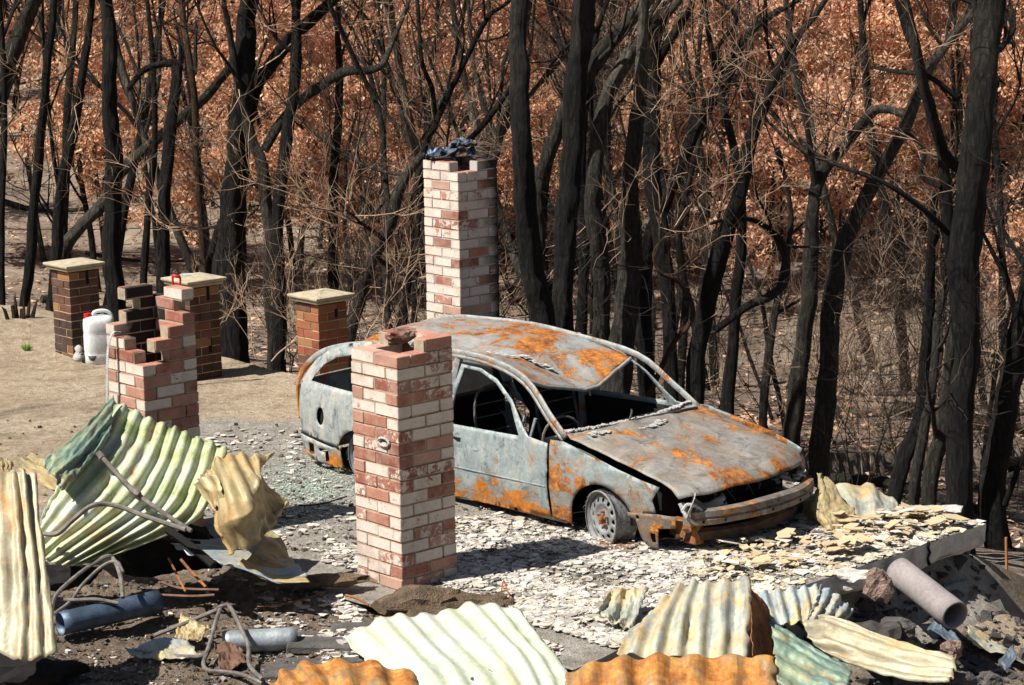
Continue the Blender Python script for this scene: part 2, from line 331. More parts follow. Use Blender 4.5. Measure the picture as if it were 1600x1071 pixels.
# concrete slab with its exposed edge
sl = MB(); SX, SY = 9.2, 4.4
def slab_pt(a, b, top):
    P = TIP - Uv * a - Vv * b
    edge = min(a, b + 0.0)
    jag = .03 * fbm(a * 3, b * 3, 7) if edge < .02 else 0
    P = P + Uv * jag + Vv * jag * .5
    return P
na, nb = 150, 74
for i in range(na + 1):
    for j in range(nb + 1):
        a_, b_ = SX * i / na, SY * j / nb; P = slab_pt(a_, b_, 1)
        zz = .008 + .006 * fbm(P.x * 3, P.y * 3) - .035 * sstep(SX - .45, SX, a_) - .035 * sstep(SY - .45, SY, b_)
        sl.v.append((P.x, P.y, zz)); za = zone(P.x - Uv.x * .0, P.y); sl.c.append((za[0], min(za[1], .3), 0))
for i in range(na):
    for j in range(nb):
        k = i * (nb + 1) + j; sl.f.append((k, k + 1, k + nb + 2, k + nb + 1)); sl.m.append(0)
def skirt(idx):
    b0 = len(sl.v)
    for lv in range(1, 5):
        for k in idx:
            x, y, z = sl.v[k]; P = Vector((x, y, 0))
            th = .175 + .05 * max(0, fbm(x * 2.3, y * 2.3, 4))
            o = -.012 * abs(fbm(x * 6, y * 6, lv)) - (.03 if lv == 4 else 0)
            sl.v.append((x + Uv.x * o, y + Uv.y * o, z - th * lv / 4)); sl.c.append((.5, .0, 0))
    n = len(idx)
    for lv in range(4):
        for q in range(n - 1):
            A = idx[q] if lv == 0 else b0 + (lv - 1) * n + q; B = idx[q + 1] if lv == 0 else b0 + (lv - 1) * n + q + 1
            sl.f.append((A, b0 + lv * n + q, b0 + lv * n + q + 1, B)); sl.m.append(1)
skirt([j for j in range(nb + 1)]); skirt([i * (nb + 1) for i in range(na + 1)])
# underside
b0 = len(sl.v)
for a_, b_ in ((0.02, 0.02), (SX, 0.02), (SX, SY), (0.02, SY)):
    P = TIP - Uv * a_ - Vv * b_; sl.v.append((P.x, P.y, -.15)); sl.c.append((.5, 0, 0))
sl.f.append((b0, b0 + 1, b0 + 2, b0 + 3)); sl.m.append(1)
tag(sl.build('concrete_slab', [M_GROUND, M_SLAB]), kind='structure')
# crack and crumbled beam under the slab edge
cr = MB(); P = TIP - Vv * .72; cr.tube([P + Uv * .008 + Vector((0, 0, z)) + Vv * U(-.02, .02) for z in (.02, -.02, -.06, -.1, -.15)], [.012, .009, .011, .008, .014], 5)
cr.build('slab_crack', M_CARB)['kind'] = 'structure'
def rock(name, M, c, r, parent=None, sq=(1, 1, 1), rough=.35, seed=0, sub=3):
    bm = bmesh.new(); bmesh.ops.create_icosphere(bm, subdivisions=sub, radius=1)
    me = bpy.data.meshes.new(name)
    for v in bm.verts:
        d = v.co.normalized(); f = 1 + rough * fbm(d.x * 1.3 + seed, d.y * 1.3 - seed, d.z * 1.3) + rough * .25 * fbm(d.x * 5 + seed, d.y * 5, d.z * 5)
        v.co = Vector((d.x * sq[0], d.y * sq[1], d.z * sq[2])) * f * r
    bm.to_mesh(me); bm.free(); me.materials.append(M)
    o = bpy.data.objects.new(name, me); COL.objects.link(o); o.location = c
    if parent: o.parent = parent
    return o
# ---------------- brick pillars
PA = math.radians(42)
def pillar(name, F, wid, z0, hfun, mat, mort, col, ang=PA, bevel=.004, bump_out=0, colors=None, mfill=True):
    """wid: 2 or 1.5 bricks, F: corner nearest the camera"""
    root = empty(name, (F.x, F.y, max(0, z0)), ang)
    W = .47 if wid == 2 else .35; mb = MB(); mo = MB(); off = Vector((0, 0, -max(0, z0)))
    k = 0
    while True:
        z = z0 + k * .086; br = []
        if wid == 2:
            for s in (0, W - .11):
                if k % 2 == 0:
                    br += [(0, s, .23, s + .11), (.24, s, .47, s + .11), (s, .12, s + .11, .35)]
                else:
                    br += [(s, 0, s + .11, .23), (s, .24, s + .11, .47), (.12, s, .35, s + .11)]
        else:
            a = [(0, 0, .23, .11), (.24, 0, .35, .23), (.12, .24, .35, .35), (0, .12, .11, .35)]
            br = a if k % 2 == 0 else [(y0, x0, y1, x1) for x0, y0, x1, y1 in a]
            br.append((.115, .115, .235, .235))
        anyb = False
        for x0, y0, x1, y1 in br:
            cx, cy = (x0 + x1) / 2, (y0 + y1) / 2
            if z + .076 > hfun(cx, cy) + .03: continue
            anyb = True; jx, jy = U(-.003, .003), U(-.003, .003)
            r_, g_, b_ = col(cx, cy, k, z)
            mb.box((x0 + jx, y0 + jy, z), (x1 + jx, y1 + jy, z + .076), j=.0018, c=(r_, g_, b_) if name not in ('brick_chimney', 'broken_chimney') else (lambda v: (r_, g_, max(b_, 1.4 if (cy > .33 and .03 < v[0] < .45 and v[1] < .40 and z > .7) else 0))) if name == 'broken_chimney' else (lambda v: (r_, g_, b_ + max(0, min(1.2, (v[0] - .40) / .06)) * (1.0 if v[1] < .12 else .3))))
            if mfill:
                i_ = .006
                ex, ey = (.006, -.006) if (x1 - x0) > (y1 - y0) else (-.006, .006)
                mo.box((max(.005, x0 - ex), max(.005, y0 - ey), z - .012), (min(W - .005, x1 + ex), min(W - .005, y1 + ey), z + .070))
        k += 1
        if not anyb or k > 40: break
    for m_ in (mb, mo): m_.v = [(x, y, zz + off.z) for x, y, zz in m_.v]
    mb.build('bricks', mat, root, bevel=bevel); mo.build('mortar', mort, root)
    return root, W
def pcol(p_white, soot=lambda cx, cy, k, z: 0):
    def f(cx, cy, k, z):
        wh = 1 if rnd() < p_white else 0
        return (U(.15, 1), (U(.58, .86) if wh else (U(0, .35) if rnd() < .55 else U(.42, .56))), soot(cx, cy, k, z))
    return f
Ff = D(628, 935, 15.1); Ff = Vector((Ff.x, Ff.y, 0)); Ff = Vector((-.775, 15.1, 0))
def hf(cx, cy): return 1.725 if cy > .36 and cx < .25 else (1.81 if cy > .30 and cx > .2 else (1.73 if cx > .36 and cy > .2 else 1.64))
def hfront(cx, cy):
    return 1.725 if cx > .15 and (cy < .12 or cx > .3) else 1.64
Pf, _ = pillar('brick_pillar', Ff, 2, -.08, hfront, M_BRICK, M_MORTAR, pcol(.50, lambda cx, cy, k, z: .5 if (.1 < cx < .37 and .1 < cy < .37) else 0))
Pf.scale = (1.05, 1.05, 1)
tag(Pf, 'tall square pillar of red and whitewashed bricks standing in front of the car', 'brick pillar')
rk = rock('brick_clod', M_BRICK, (.30, .30, 1.70), .075, Pf, (1.4, 1, .7), .5, 3); rock('mortar_lump', M_ASHW, (.27, .14, 1.67), .035, Pf, (1.2, 1, .8), .4, 9)
bm_ = MB(); bm_.tube([Vector((-.012, .14 + .055 * math.cos(t), 1.03 + .028 * math.sin(t))) for t in [i * math.pi / 8 for i in range(17)]], .008, 6)
bm_.build('mortar_ring', M_ASHW, Pf)
# broken hollow chimney base
Fl = D(222.6, 571, 16.3); Fl = Vector((Fl.x, Fl.y, 0))
zl = D(222.6, 571, 16.3).z
def hleft(cx, cy):
    b = zl
    if cy < .12:                               # right-hand wall seen from the camera, stepping up to its far end
        return b + (0 if cx < .13 else (.172 if cx < .2 else (.258 if cx < .3 else (.344 if cx < .36 else .60))))
    if cx > .36: return b + (.60 if cy < .13 else (.43 if cy < .3 else .43))
    if cy > .36: return b + (.26 if cx < .12 else (.52 if cx < .40 else .43))
    return b + (0 if cy < .17 else (.172 if cy < .24 else .26))
Pl, _ = pillar('broken_chimney', Fl, 2, zl - .086 * 18, hleft, M_BRICK, M_MORTAR, lambda cx, cy, k, z: (U(.15, .9), (U(.6, .85) if rnd() < .48 and (cy < .12 or cx < .12) and z < zl + .2 else (U(.6, .8) if cx > .36 and rnd() < .4 and z > zl + .35 else .2)), 1.2 if (cy > .33 and cx > .24 and cx < .36) else (.12 if cy > .3 and cx > .1 else 0)))
tag(Pl, 'broken hollow chimney stack of red and white bricks behind the crumpled green sheet', 'chimney')
sp = MB()
for i in range(12):
    pass
pts = crom([Vector((.03, .32, zl + .20)), Vector((-.03, .33, zl + .2)), Vector((-.07, .34, zl + .08)), Vector((-.085, .35, zl - .15)), Vector((-.09, .36, zl - .33))], 5)
for a_, b_ in zip(pts[:-1], pts[1:]):
    sp.add([tuple(p) for p in (a_ + Vector((0, .014, 0)), a_ - Vector((0, .014, 0)), b_ - Vector((0, .014, 0)), b_ + Vector((0, .014, 0)))], [(0, 1, 2, 3)])
so = sp.build('metal_strap', M_ASHW, None, solid=.003); so.matrix_world = Matrix.Translation((Fl.x, Fl.y, 0)) @ Matrix.Rotation(PA, 4, 'Z')
tag(so, 'thin pale metal strap hanging down the face of the broken chimney', 'strap')
# tall chimney behind the car
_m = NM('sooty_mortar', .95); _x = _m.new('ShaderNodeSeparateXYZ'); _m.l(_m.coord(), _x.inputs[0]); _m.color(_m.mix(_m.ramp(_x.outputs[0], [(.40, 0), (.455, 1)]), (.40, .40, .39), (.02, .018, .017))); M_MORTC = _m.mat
Fc = D(714.5, 254, 20.2); zc = Fc.z; Fc = Vector((Fc.x, Fc.y, 0))
def hch(cx, cy):
    if cy > .36 or cx > .36: return zc + .03
    return zc + (.0 if not (cx < .15 and cy < .15) else -.06)
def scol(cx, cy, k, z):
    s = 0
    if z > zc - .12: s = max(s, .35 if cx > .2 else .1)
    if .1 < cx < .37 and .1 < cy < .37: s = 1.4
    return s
Pc, _ = pillar('brick_chimney', Fc, 2, zc - .086 * 29, hch, M_BRICK, M_MORTC, pcol(.66, scol))
tag(Pc, 'tall chimney of whitewashed and red bricks standing behind the car', 'chimney')
ds = MB()
def crumple(mb, c, r, seed, n=14, sq=(1, 1, .5)):
    vs = []
    for i in range(n + 1):
        for j in range(n + 1):
            a, b = i / n * 2 - 1, j / n * 2 - 1
            p = Vector((a * sq[0], b * sq[1], .9 * sq[2] * fbm(a * 1.6 + seed, b * 1.6, seed, 3) + .35 * (1 - a * a)))
            p.x += .3 * fbm(a * 2, b * 2, seed + 5, 2); p.y += .3 * fbm(a * 2, b * 2, seed + 9, 2); vs.append(tuple(Vector(c) + p * r))
    mb.add(vs, [(i * (n + 1) + j, i * (n + 1) + j + 1, (i + 1) * (n + 1) + j + 1, (i + 1) * (n + 1) + j) for i in range(n) for j in range(n)])
Mc = Matrix.Rotation(PA, 4, 'Z')
for k, (cx, cy, cz, r, s) in enumerate([(.24, .26, .03, .15, 3), (.12, .36, .02, .13, 8), (.33, .30, .10, .12, 12)]):
    d_ = MB(); p = Mc @ Vector((cx, cy, 0)) + Vector((Fc.x, Fc.y, zc + cz)); crumple(d_, p, r, s)
    o = d_.build('scrap_metal', [M_BLUESH, M_PIPEB, M_BLUESH][k], solid=.004)
    tag(o, ['flattened blue-grey scrap lying over the top of the tall chimney', 'small bent bluish flap on the left rim of the tall chimney', 'pale crumpled scrap piled highest on the tall chimney'][k], 'scrap metal', 'burnt scrap on the tall chimney')
# gate pillars with caps
def gate(px, py, dep, topy, label, hue, slots):
    F = D(px, py, dep); zt = D(px, topy, dep).z; F = Vector((F.x, F.y, 0)); n = int(math.ceil((zt + .1) / .086)); z0 = zt - n * .086
    root, W = pillar('gate_pillar', F, 1.5, z0, lambda a, b: zt, M_BRICKG, M_MORTARG, lambda cx, cy, k, z: (min(1, max(0, U(-.1, .45) + hue)) if rnd() < .82 else 1, 0, .0 if z > .45 or hue > .3 else .45 * (1 - z / .45)), bevel=.002)
    zt -= max(0, z0)
    cp = MB(); e = .060
    def ringq(levels):
        b0 = len(cp.v)
        for (o_, zz) in levels:
            for (sx, sy) in ((0, 0), (1, 0), (1, 1), (0, 1)):
                cp.v.append(((W / 2) + (sx * 2 - 1) * (W / 2 + o_), (W / 2) + (sy * 2 - 1) * (W / 2 + o_), zt + zz))
        L = len(levels)
        for l in range(L - 1):
            for q in range(4):
                cp.f.append((b0 + l * 4 + q, b0 + l * 4 + (q + 1) % 4, b0 + (l + 1) * 4 + (q + 1) % 4, b0 + (l + 1) * 4 + q)); cp.m.append(0)
        cp.f.append((b0 + 3, b0 + 2, b0 + 1, b0)); cp.m.append(0); b1 = b0 + (L - 1) * 4; cp.f.append((b1, b1 + 1, b1 + 2, b1 + 3)); cp.m.append(0)
    ringq([(-.01, .002), (e * .45, .004), (e * .62, .014), (e * .62, .030), (e * .5, .036), (e * .85, .041), (e, .050), (e, .066), (e * .95, .072), (-.15, .098)])
    cp.build('cap', M_CAP, root, bevel=.003)
    for (sx, sz) in slots:
        s_ = MB(); s_.box((sx, -.002, zt - sz - .15), (sx + .035, .02, zt - sz)); s_.build('rail_slot', M_CARB, root)
    return tag(root, label, 'gate pillar', 'capped brick gate pillars'), F, zt
g1, F1, z1 = gate(114.5, 561, 23.6, 426, 'dark brown brick pillar with concrete cap beside the white jerrycan', -.02, [(.2, .0)])
g2, F2, z2 = gate(302, 595, 22.3, 451, 'brick pillar with concrete cap carrying a pale disc, behind the broken chimney', .0, [(.2, .0), (.2, .52)])
g3, F3, z3 = gate(501, 609, 21.8, 477, 'bright orange-red brick pillar with concrete cap behind the rear of the car', .42, [(.2, .0)])
# disc on gate 2's cap, red handled spade leaning
dk = MB(); _q = Matrix.Rotation(PA, 4, 'Z') @ Vector((.14, .23, 0)); P = F2 + _q; P.z = z2 + .092
dk.tube([P + Vector((0, 0, -.004)), P + Vector((0, 0, .008))], .075, 20); o = dk.build('plate', M_ASHW)
tag(o, 'small pale round plate lying on the cap of a gate pillar', 'plate')
spd = empty('spade', D(272, 590, 22.05)); rp = spd.location.copy()
def loc(px, py, d): return D(px, py, d) - rp
h = MB(); a1, a2, b1, b2, c0 = loc(269.5, 431, 22.0), loc(281.5, 433, 22.0), loc(270.5, 444, 22.0), loc(281, 444, 22.0), loc(275, 452, 22.0)
h.tube([a1, a2], .016, 8); h.tube(crom([a1, b1, c0], 4), .011, 7); h.tube(crom([a2, b2, c0], 4), .011, 7); h.tube([c0, loc(273.5, 478, 22.0)], .014, 8)
h.build('handle', M_RED, spd, smooth=True)
h = MB(); h.tube([loc(273.5, 477, 22.0), loc(272, 560, 22.05)], .012, 8); h.build('shaft', M_RED, spd)
h = MB(); h.box((-.07, -.004, 0), (.07, .004, .2), Matrix.Translation(loc(272, 590, 22.05) + Vector((0, 0, .0)))); h.build('blade', M_CARD, spd)
tag(spd, 'spade with a red D-shaped handle standing against a gate pillar', 'spade')
# jerrycan
JP = G(157, 569); JP = Vector((JP.x, JP.y, hgt(JP.x, JP.y))); jc = empty('jerrycan', JP, math.radians(20))
def rbox_profile(mb, w_, d_, zs):
    """zs: list of (z, scale w, scale d, x offset)"""
    n = 20
    for (z, sw, sd_, ox) in zs:
        for k in range(n):
            a = 2 * math.pi * k / n; c, s_ = math.cos(a), math.sin(a); p = 3.6
            r = (abs(c) ** p + abs(s_) ** p) ** (-1 / p); mb.v.append((c * r * w_ * sw + ox, s_ * r * d_ * sd_, z))
    L = len(zs)
    for l in range(L - 1):
        for k in range(n): mb.f.append((l * n + k, l * n + (k + 1) % n, (l + 1) * n + (k + 1) % n, (l + 1) * n + k)); mb.m.append(0)
    mb.f.append(tuple(range(n - 1, -1, -1))); mb.f.append(tuple((L - 1) * n + k for k in range(n))); mb.m += [0, 0]
b = MB(); rbox_profile(b, .155, .12, [(0, .9, .9, 0), (.015, 1, 1, 0), (.10, 1, 1, 0), (.12, .97, .97, 0), (.14, 1, 1, 0), (.30, 1, 1, 0), (.32, .97, .97, 0), (.34, 1, 1, 0), (.42, 1, 1, 0), (.46, .96, .92, 0), (.485, .84, .72, 0), (.495, .6, .45, 0)])
b.build('body', M_WHITE, jc, smooth=True)
b = MB(); b.tube(crom([Vector((-.06, 0, .48)), Vector((-.03, 0, .535)), Vector((.07, 0, .54)), Vector((.13, 0, .50)), Vector((.14, 0, .44))], 5), .019, 8); b.build('handle', M_WHITE, jc, smooth=True)
b = MB(); b.tube([Vector((-.105, 0, .47)), Vector((-.11, 0, .525))], [.04, .037], 14); b.build('cap', M_RED, jc)
tag(jc, 'white plastic jerrycan with a red screw cap on the sand', 'jerrycan')
for i, (px, py, r, lab, m_) in enumerate([(124, 567, .05, 'small white ceramic ornament at the foot of the gate pillar', M_ASHW), (133, 570, .04, 'tiny grey pot between the white ornament and the jerrycan', M_BLUEST), (146, 572, .05, 'dark little pot in front of the jerrycan', M_BLUEST)]):
    P = G(px, py); P = Vector((P.x, P.y, hgt(P.x, P.y))); mb = MB()
    if i == 0: mb.tube([P + Vector((0, 0, z)) for z in (0, .03, .07, .1, .14, .17)], [.05, .07, .055, .03, .045, .01], 12)
    else: mb.tube([P + Vector((0, 0, z)) for z in (0, .06, .09, .09, .04)], [r * .7, r, r * 1.15, r * .9, r * .6], 12)
    tag(mb.build('garden_ornament' if i == 0 else 'small_pot', m_, smooth=True), lab, 'ornament' if i == 0 else 'pot')
# ---------------- burnt car: local frame x = forward, y = across (0 near side, CW far side), z up; origin under the near front wheel
CW = 1.70
P0 = G(945, 850); car = empty('burnt_car', (P0.x, P0.y, .0), PSI)
tag(car, 'burnt-out rusty car with a caved-in roof standing on the slab', 'car')
ZS = .0
def CP(px, py, Y):
    d = Vector(ray(px, py)); o = Vector((P0.x, P0.y, .0)) + Vv * Y; t = ((o - Vector((0, 0, CAMH))).dot(Vv)) / d.dot(Vv); q = Vector((0, 0, CAMH)) + d * t - Vector((P0.x, P0.y, .0)); return (q.dot(Uv), Y, q.z)
def sideY(s, z):
    y = .03 * ((z - .38) / .3) ** 2 if z < .68 else .03 + (z - .68) * .36
    if s > .1: y += .30 * (s - .1) ** 2
    if s < -2.95: y += .13 * (s + 2.95) ** 2
    y += .008 * fbm(s * 2.2, z * 3.0, 11, 3) * (1 if z < .7 else .3)
    return y
def panel(name, outline, holes, mat, far=False, off=0, thick=.006, step=.045, dent=0, yf=None):
    """flat outline in (s, z) triangulated finely and laid on the curved flank"""
    pts = []; edges = []
    def loop(L):
        b = len(pts); q = []
        for i in range(len(L)):
            a, c = Vector(L[i]), Vector(L[(i + 1) % len(L)]); n = max(1, int((c - a).length / step))
            q += [a.lerp(c, k / n) for k in range(n)]
        pts.extend(q); edges.extend([(b + i, b + (i + 1) % len(q)) for i in range(len(q))]); return q
    o = loop(outline); hs = [loop(h_) for h_ in holes]
    def inside(p, L):
        r = False; j = len(L) - 1
        for i in range(len(L)):
            if (L[i].y > p.y) != (L[j].y > p.y) and p.x < (L[j].x - L[i].x) * (p.y - L[i].y) / (L[j].y - L[i].y) + L[i].x: r = not r
            j = i
        return r
    x0, x1 = min(p.x for p in o), max(p.x for p in o); y0, y1 = min(p.y for p in o), max(p.y for p in o)
    x = x0 + step / 2
    while x < x1:
        y = y0 + step / 2
        while y < y1:
            p = Vector((x + U(-.004, .004), y + U(-.004, .004)))
            if inside(p, o) and not any(inside(p, h_) for h_ in hs): pts.append(p)
            y += step
        x += step
    vs, _, fs, _, _, _ = delaunay_2d_cdt([Vector((p[0], p[1])) for p in pts], edges, [], 0, 1e-5)
    mb = MB()
    for p in vs:
        y = (yf or sideY)(p.x, p.y) + off + dent * fbm(p.x * 4, p.y * 4, 21, 3) * (1 if p.y < .66 else .15)
        mb.v.append((p.x, CW - y if far else y, p.y + ZS))
    for f in fs:
        c = sum((vs[i] for i in f), Vector((0, 0))) / len(f)
        if inside(c, o) and not any(inside(c, h_) for h_ in hs):
            mb.f.append(tuple(f) if not far else tuple(reversed(f))); mb.m.append(0)
    return mb.build(name, mat, car, smooth=True, solid=thick, offset=1 if far else 1)
M_C1 = car_mat('burnt_paint_flank', .40, (0, 0, 0), streak=1); M_C2 = car_mat('burnt_paint_fender', .455, (3, 1, 0), sc=2.6); M_C3 = car_mat('burnt_paint_quarter', .38, (8, 2, 0), grey=(.27, .31, .32), grey2=(.42, .44, .42), pale=.8, streak=1)
M_C4 = car_mat('burnt_paint_roof', .475, (1.3, 5.2, 0), grey=(.30, .32, .33), grey2=(.42, .44, .44), sc=1.9); M_C5 = car_mat('burnt_paint_hood', .445, (5, 3, 1), grey=(.21, .20, .19), grey2=(.36, .345, .32), sc=2.4, pale=.7); M_C6 = car_mat('burnt_frame', .40, (2, 9, 0), grey=(.27, .30, .31), grey2=(.42, .45, .45))
M_RIM = simple('burnt_wheel_steel', (.26, .265, .265), .7, .2, var=.35, sc=10)
def arc(cx, cz, r, a0, a1, n, sq=1): return [(cx + r * math.cos(math.radians(a0 + (a1 - a0) * i / n)), cz + sq * r * math.sin(math.radians(a0 + (a1 - a0) * i / n))) for i in range(n + 1)]
archF = arc(-.03, .17, .31, 180, 20, 14, .86); archR = arc(-2.72, .15, .31, 180, 0, 14, .9)
def CR(L): return [(lambda q: (q[0], q[2], y))(CP(x, yy, y)) for x, yy, y in L]
NRAIL = CR([(884, 684, .09), (860, 650, .12), (822, 594, .19), (765, 563, .20), (700, 549, .20), (625, 541, .20), (560, 539, .19), (508, 549, .16), (478, 572, .12), (462, 602, .06)])
FRAIL = [(s_, z_, .2 if k in (3, 4, 5) else (.12 if k < 3 else .16)) for k, (s_, z_, y_) in enumerate(CR([(1094, 636, 1.60), (1048, 600, 1.56), (985, 557, 1.50), (900, 525, 1.50), (830, 508, 1.50), (760, 500, 1.50), (700, 498, 1.50), (650, 510, 1.52), (610, 535, 1.56), (596, 560, 1.60)]))]
def railz(R_, s_): q = sorted((a, b) for a, b, c in R_); return lerpn([a for a, b in q], [b for a, b in q], s_)
HDR = [CP(x, yy, y) for x, yy, y in [(822, 594, .19), (870, 599, .50), (912, 600, .80), (936, 592, .98), (960, 573, 1.22), (985, 557, 1.50)]]
def flat(mb, P_, r, n):
    b = len(mb.v); mb.tube(P_, r, n)
    for i, c in enumerate(P_):
        for k in range(n):
            x, y, z = mb.v[b + i * n + k]; mb.v[b + i * n + k] = (x, c.y + (y - c.y) * .38, z)
M_BEAM = car_mat('sooty_beam', .42, (4, 4, 4), grey=(.13, .115, .10), grey2=(.24, .22, .20), sc=3)
for far in (False, True):
    panel('front_fender', [(-.555, .10), (-.57, .685), (-.44, .69), (.05, .598), (.50, .498), (.44, .40), (.47, .30)] + list(reversed(arc(-.03, .17, .31, 180, 20, 14, .86)))[0:] + [(-.35, .08)], [], M_C2, far, dent=.01)
    win = [(-.90, .665), (-1.06, .875), (-1.265, 1.0), (-1.46, 1.06), (-1.64, 1.065), (-1.70, .645)]
    panel('front_door', [(-.575, .09), (-.59, .655), (-.80, .675), (-.87, .73), (-1.05, .905), (-1.26, 1.03), (-1.46, 1.085), (-1.68, 1.09), (-1.755, .62), (-1.76, .06)], [win], M_C1, far, off=-.004, dent=.008)
    rwin = [(-1.86, .645), (-1.80, 1.06), (-2.2, 1.085), (-2.5, 1.06), (-2.62, .80), (-2.58, .66)]
    panel('rear_door', [(-1.775, .06), (-1.775, .63), (-1.74, 1.10), (-2.2, 1.125), (-2.55, 1.10), (-2.70, .80), (-2.68, .52), (-2.44, .38), (-2.40, .06)], [rwin], M_C1, far, off=-.004)
    qwin = [(-2.84, .72), (-2.80, .99), (-2.95, 1.0), (-3.15, .955), (-3.30, .875), (-3.42, .735)]
    hole = arc(-3.235, .47, .052, 0, 340, 12, 1.45)
    panel('rear_quarter', [(-2.72, .82), (-2.60, 1.10), (-2.78, 1.125), (-3.05, 1.075), (-3.25, 1.01), (-3.42, .905), (-3.53, .76), (-3.56, .70), (-3.55, .45), (-3.52, .29), (-2.97, .235)] + archR[1:12] + [(-2.45, .40), (-2.69, .52)], [qwin, hole], M_C3, far, dent=.006)
    panel('rear_bumper_side', [(-3.52, .275), (-3.50, .16), (-3.40, .08), (-2.97, .06), (-2.975, .22)], [[(-3.41, .225), (-3.42, .13), (-3.34, .12), (-3.34, .22)], [(-3.27, .20), (-3.27, .17), (-3.19, .17), (-3.2, .09), (-3.14, .1), (-3.14, .2)]], M_C3, far, off=-.01, thick=.01)
    panel('door_shade_skin', [(-.62, .10), (-.62, .64), (-1.72, .60), (-1.72, .10)], [], M_CARB, far, off=.018, step=.15)  # black skins behind doors and quarter paint the cabin's shade
    panel('door_shade_skin', [(-1.80, .10), (-1.80, .60), (-2.66, .62), (-2.62, .50), (-2.40, .35), (-2.38, .10)], [], M_CARB, far, off=.018, step=.15)
    panel('quarter_shade_skin', [(-2.70, .50), (-2.80, .68), (-3.45, .68), (-3.48, .30), (-3.05, .28)], [], M_CARB, far, off=.03, step=.15)
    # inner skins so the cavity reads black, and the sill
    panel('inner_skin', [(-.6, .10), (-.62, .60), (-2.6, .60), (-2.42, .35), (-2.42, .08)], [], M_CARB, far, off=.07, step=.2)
    Y = (lambda y: CW - y) if far else (lambda y: y)
    mb = MB(); mb.tube([Vector((s, Y(.09), .085)) for s in (-.45, -1.2, -2.45)], .035, 6); mb.build('sill', M_C6, car)
    # roof rail, windscreen pillar, tail arc
    mb = MB()
    rail = NRAIL if not far else FRAIL
    P_ = crom([Vector((a, Y(c), b_)) for a, b_, c in rail], 4)
    flat(mb, P_, .029, 8); mb.build('roof_rail', M_C6, car, smooth=True)
    mb = MB(); P_ = crom([Vector((a, Y(c - .035), b_ - .02)) for a, b_, c in rail[:6]], 4); flat(mb, P_, .015, 6); mb.build('door_opening_frame', M_C6, car, smooth=True)
    mb = MB(); mb.tube([Vector((-1.77, Y(.07), .1)), Vector((-1.78, Y(.09), .64)), Vector((-1.73, Y(.19), 1.13))], .035, 6); mb.build('centre_pillar', M_C6, car)
    mb = MB(); mb.tube([Vector((-2.66, Y(.10), .6)), Vector((-2.75, Y(.15), .85)), Vector((-2.72, Y(.2), 1.12))], .04, 6); mb.build('rear_pillar', M_C6, car)
    # wheels
def wheel(name, c, yaw, lean=0, inner=True):
    r = .20
    wr = empty(name, c); wr.parent = car; wr.rotation_euler = (math.radians(lean), 0, yaw)
    mb = MB(); n = 36
    prof = [(.200, .00), (.208, .004), (.205, .014), (.188, .018), (.184, .05), (.184, .13), (.19, .17), (.207, .185), (.205, .19)]
    for (rr, yy) in prof:
        for k in range(n):
            a = 2 * math.pi * k / n; mb.v.append((rr * math.cos(a), yy, rr * math.sin(a)))
    for l in range(len(prof) - 1):
        for k in range(n): mb.f.append((l * n + k, l * n + (k + 1) % n, (l + 1) * n + (k + 1) % n, (l + 1) * n + k)); mb.m.append(0)
    mb.build('rim', M_RIM, wr, smooth=True, solid=.004)
    mb = MB()   # face disc with a ring of round holes
    pts = [Vector((.186 * math.cos(2 * math.pi * k / 40), .186 * math.sin(2 * math.pi * k / 40))) for k in range(40)]; E_ = [(k, (k + 1) % 40) for k in range(40)]
    holes = [(.138 * math.cos(2 * math.pi * h / 12), .138 * math.sin(2 * math.pi * h / 12)) for h in range(12)]
    for hx, hy in holes:
        b = len(pts); pts += [Vector((hx + .017 * math.cos(t * math.pi / 4), hy + .017 * math.sin(t * math.pi / 4))) for t in range(8)]; E_ += [(b + k, b + (k + 1) % 8) for k in range(8)]
    for rr in (.03, .055, .08, .10, .116, .165):
        for k in range(24): pts.append(Vector((rr * math.cos(2 * math.pi * k / 24 + rr * 9), rr * math.sin(2 * math.pi * k / 24 + rr * 9))))
    pts.append(Vector((0, 0)))
    vs, _, fs, _, _, _ = delaunay_2d_cdt(pts, E_, [], 0, 1e-6)
    for p in vs:
        rr = p.length; yy = lerpn([0, .05, .075, .10, .12, .165, .19], [.035, .035, .05, .028, .022, .038, .03], rr); mb.v.append((p.x, yy, p.y))
    for f in fs:
        c_ = sum((vs[i] for i in f), Vector((0, 0))) / len(f)
        if not any((c_ - Vector(h)).length < .0155 for h in holes): mb.f.append(tuple(f)); mb.m.append(0)
    mb.build('wheel_disc', M_RIM, wr, smooth=True, solid=.004)
    mb = MB()
    for k in range(5):
        a = 2 * math.pi * k / 5 + .3; mb.tube([Vector((.05 * math.cos(a), .04, .05 * math.sin(a))), Vector((.05 * math.cos(a), .005, .05 * math.sin(a)))], .0095, 6)
    mb.tube([Vector((0, .05, 0)), Vector((0, -.005, 0)), Vector((0, -.012, 0))], [.026, .024, .012], 10)
    mb.build('hub', M_RUST, wr)
    mb = MB()   # steel cords left from the tyre
    for k in range(150):
        a = U(0, 2 * math.pi); y0 = U(.0, .19); L = U(.15, .8); rr = U(.206, .216)
        mb.tube([Vector(((rr + U(0, .004)) * math.cos(a + L * t / 5), y0 + U(-.006, .006) + .03 * (t / 5) * U(-1, 1), (rr + U(0, .004)) * math.sin(a + L * t / 5))) for t in range(6)], .0014, 3, cap=False)
    mb.build('tyre_cords', M_ROD, wr)
    return wr
wheel('wheel', (-.03, -.015, .185), math.radians(-14))
wheel('wheel', (-2.74, .05, .185), 0, 2)
for (x, yw) in ((-.03, -14), (-2.74, 0)):
    wheel('wheel', (x, CW - .03, .185), math.radians(180 + yw))
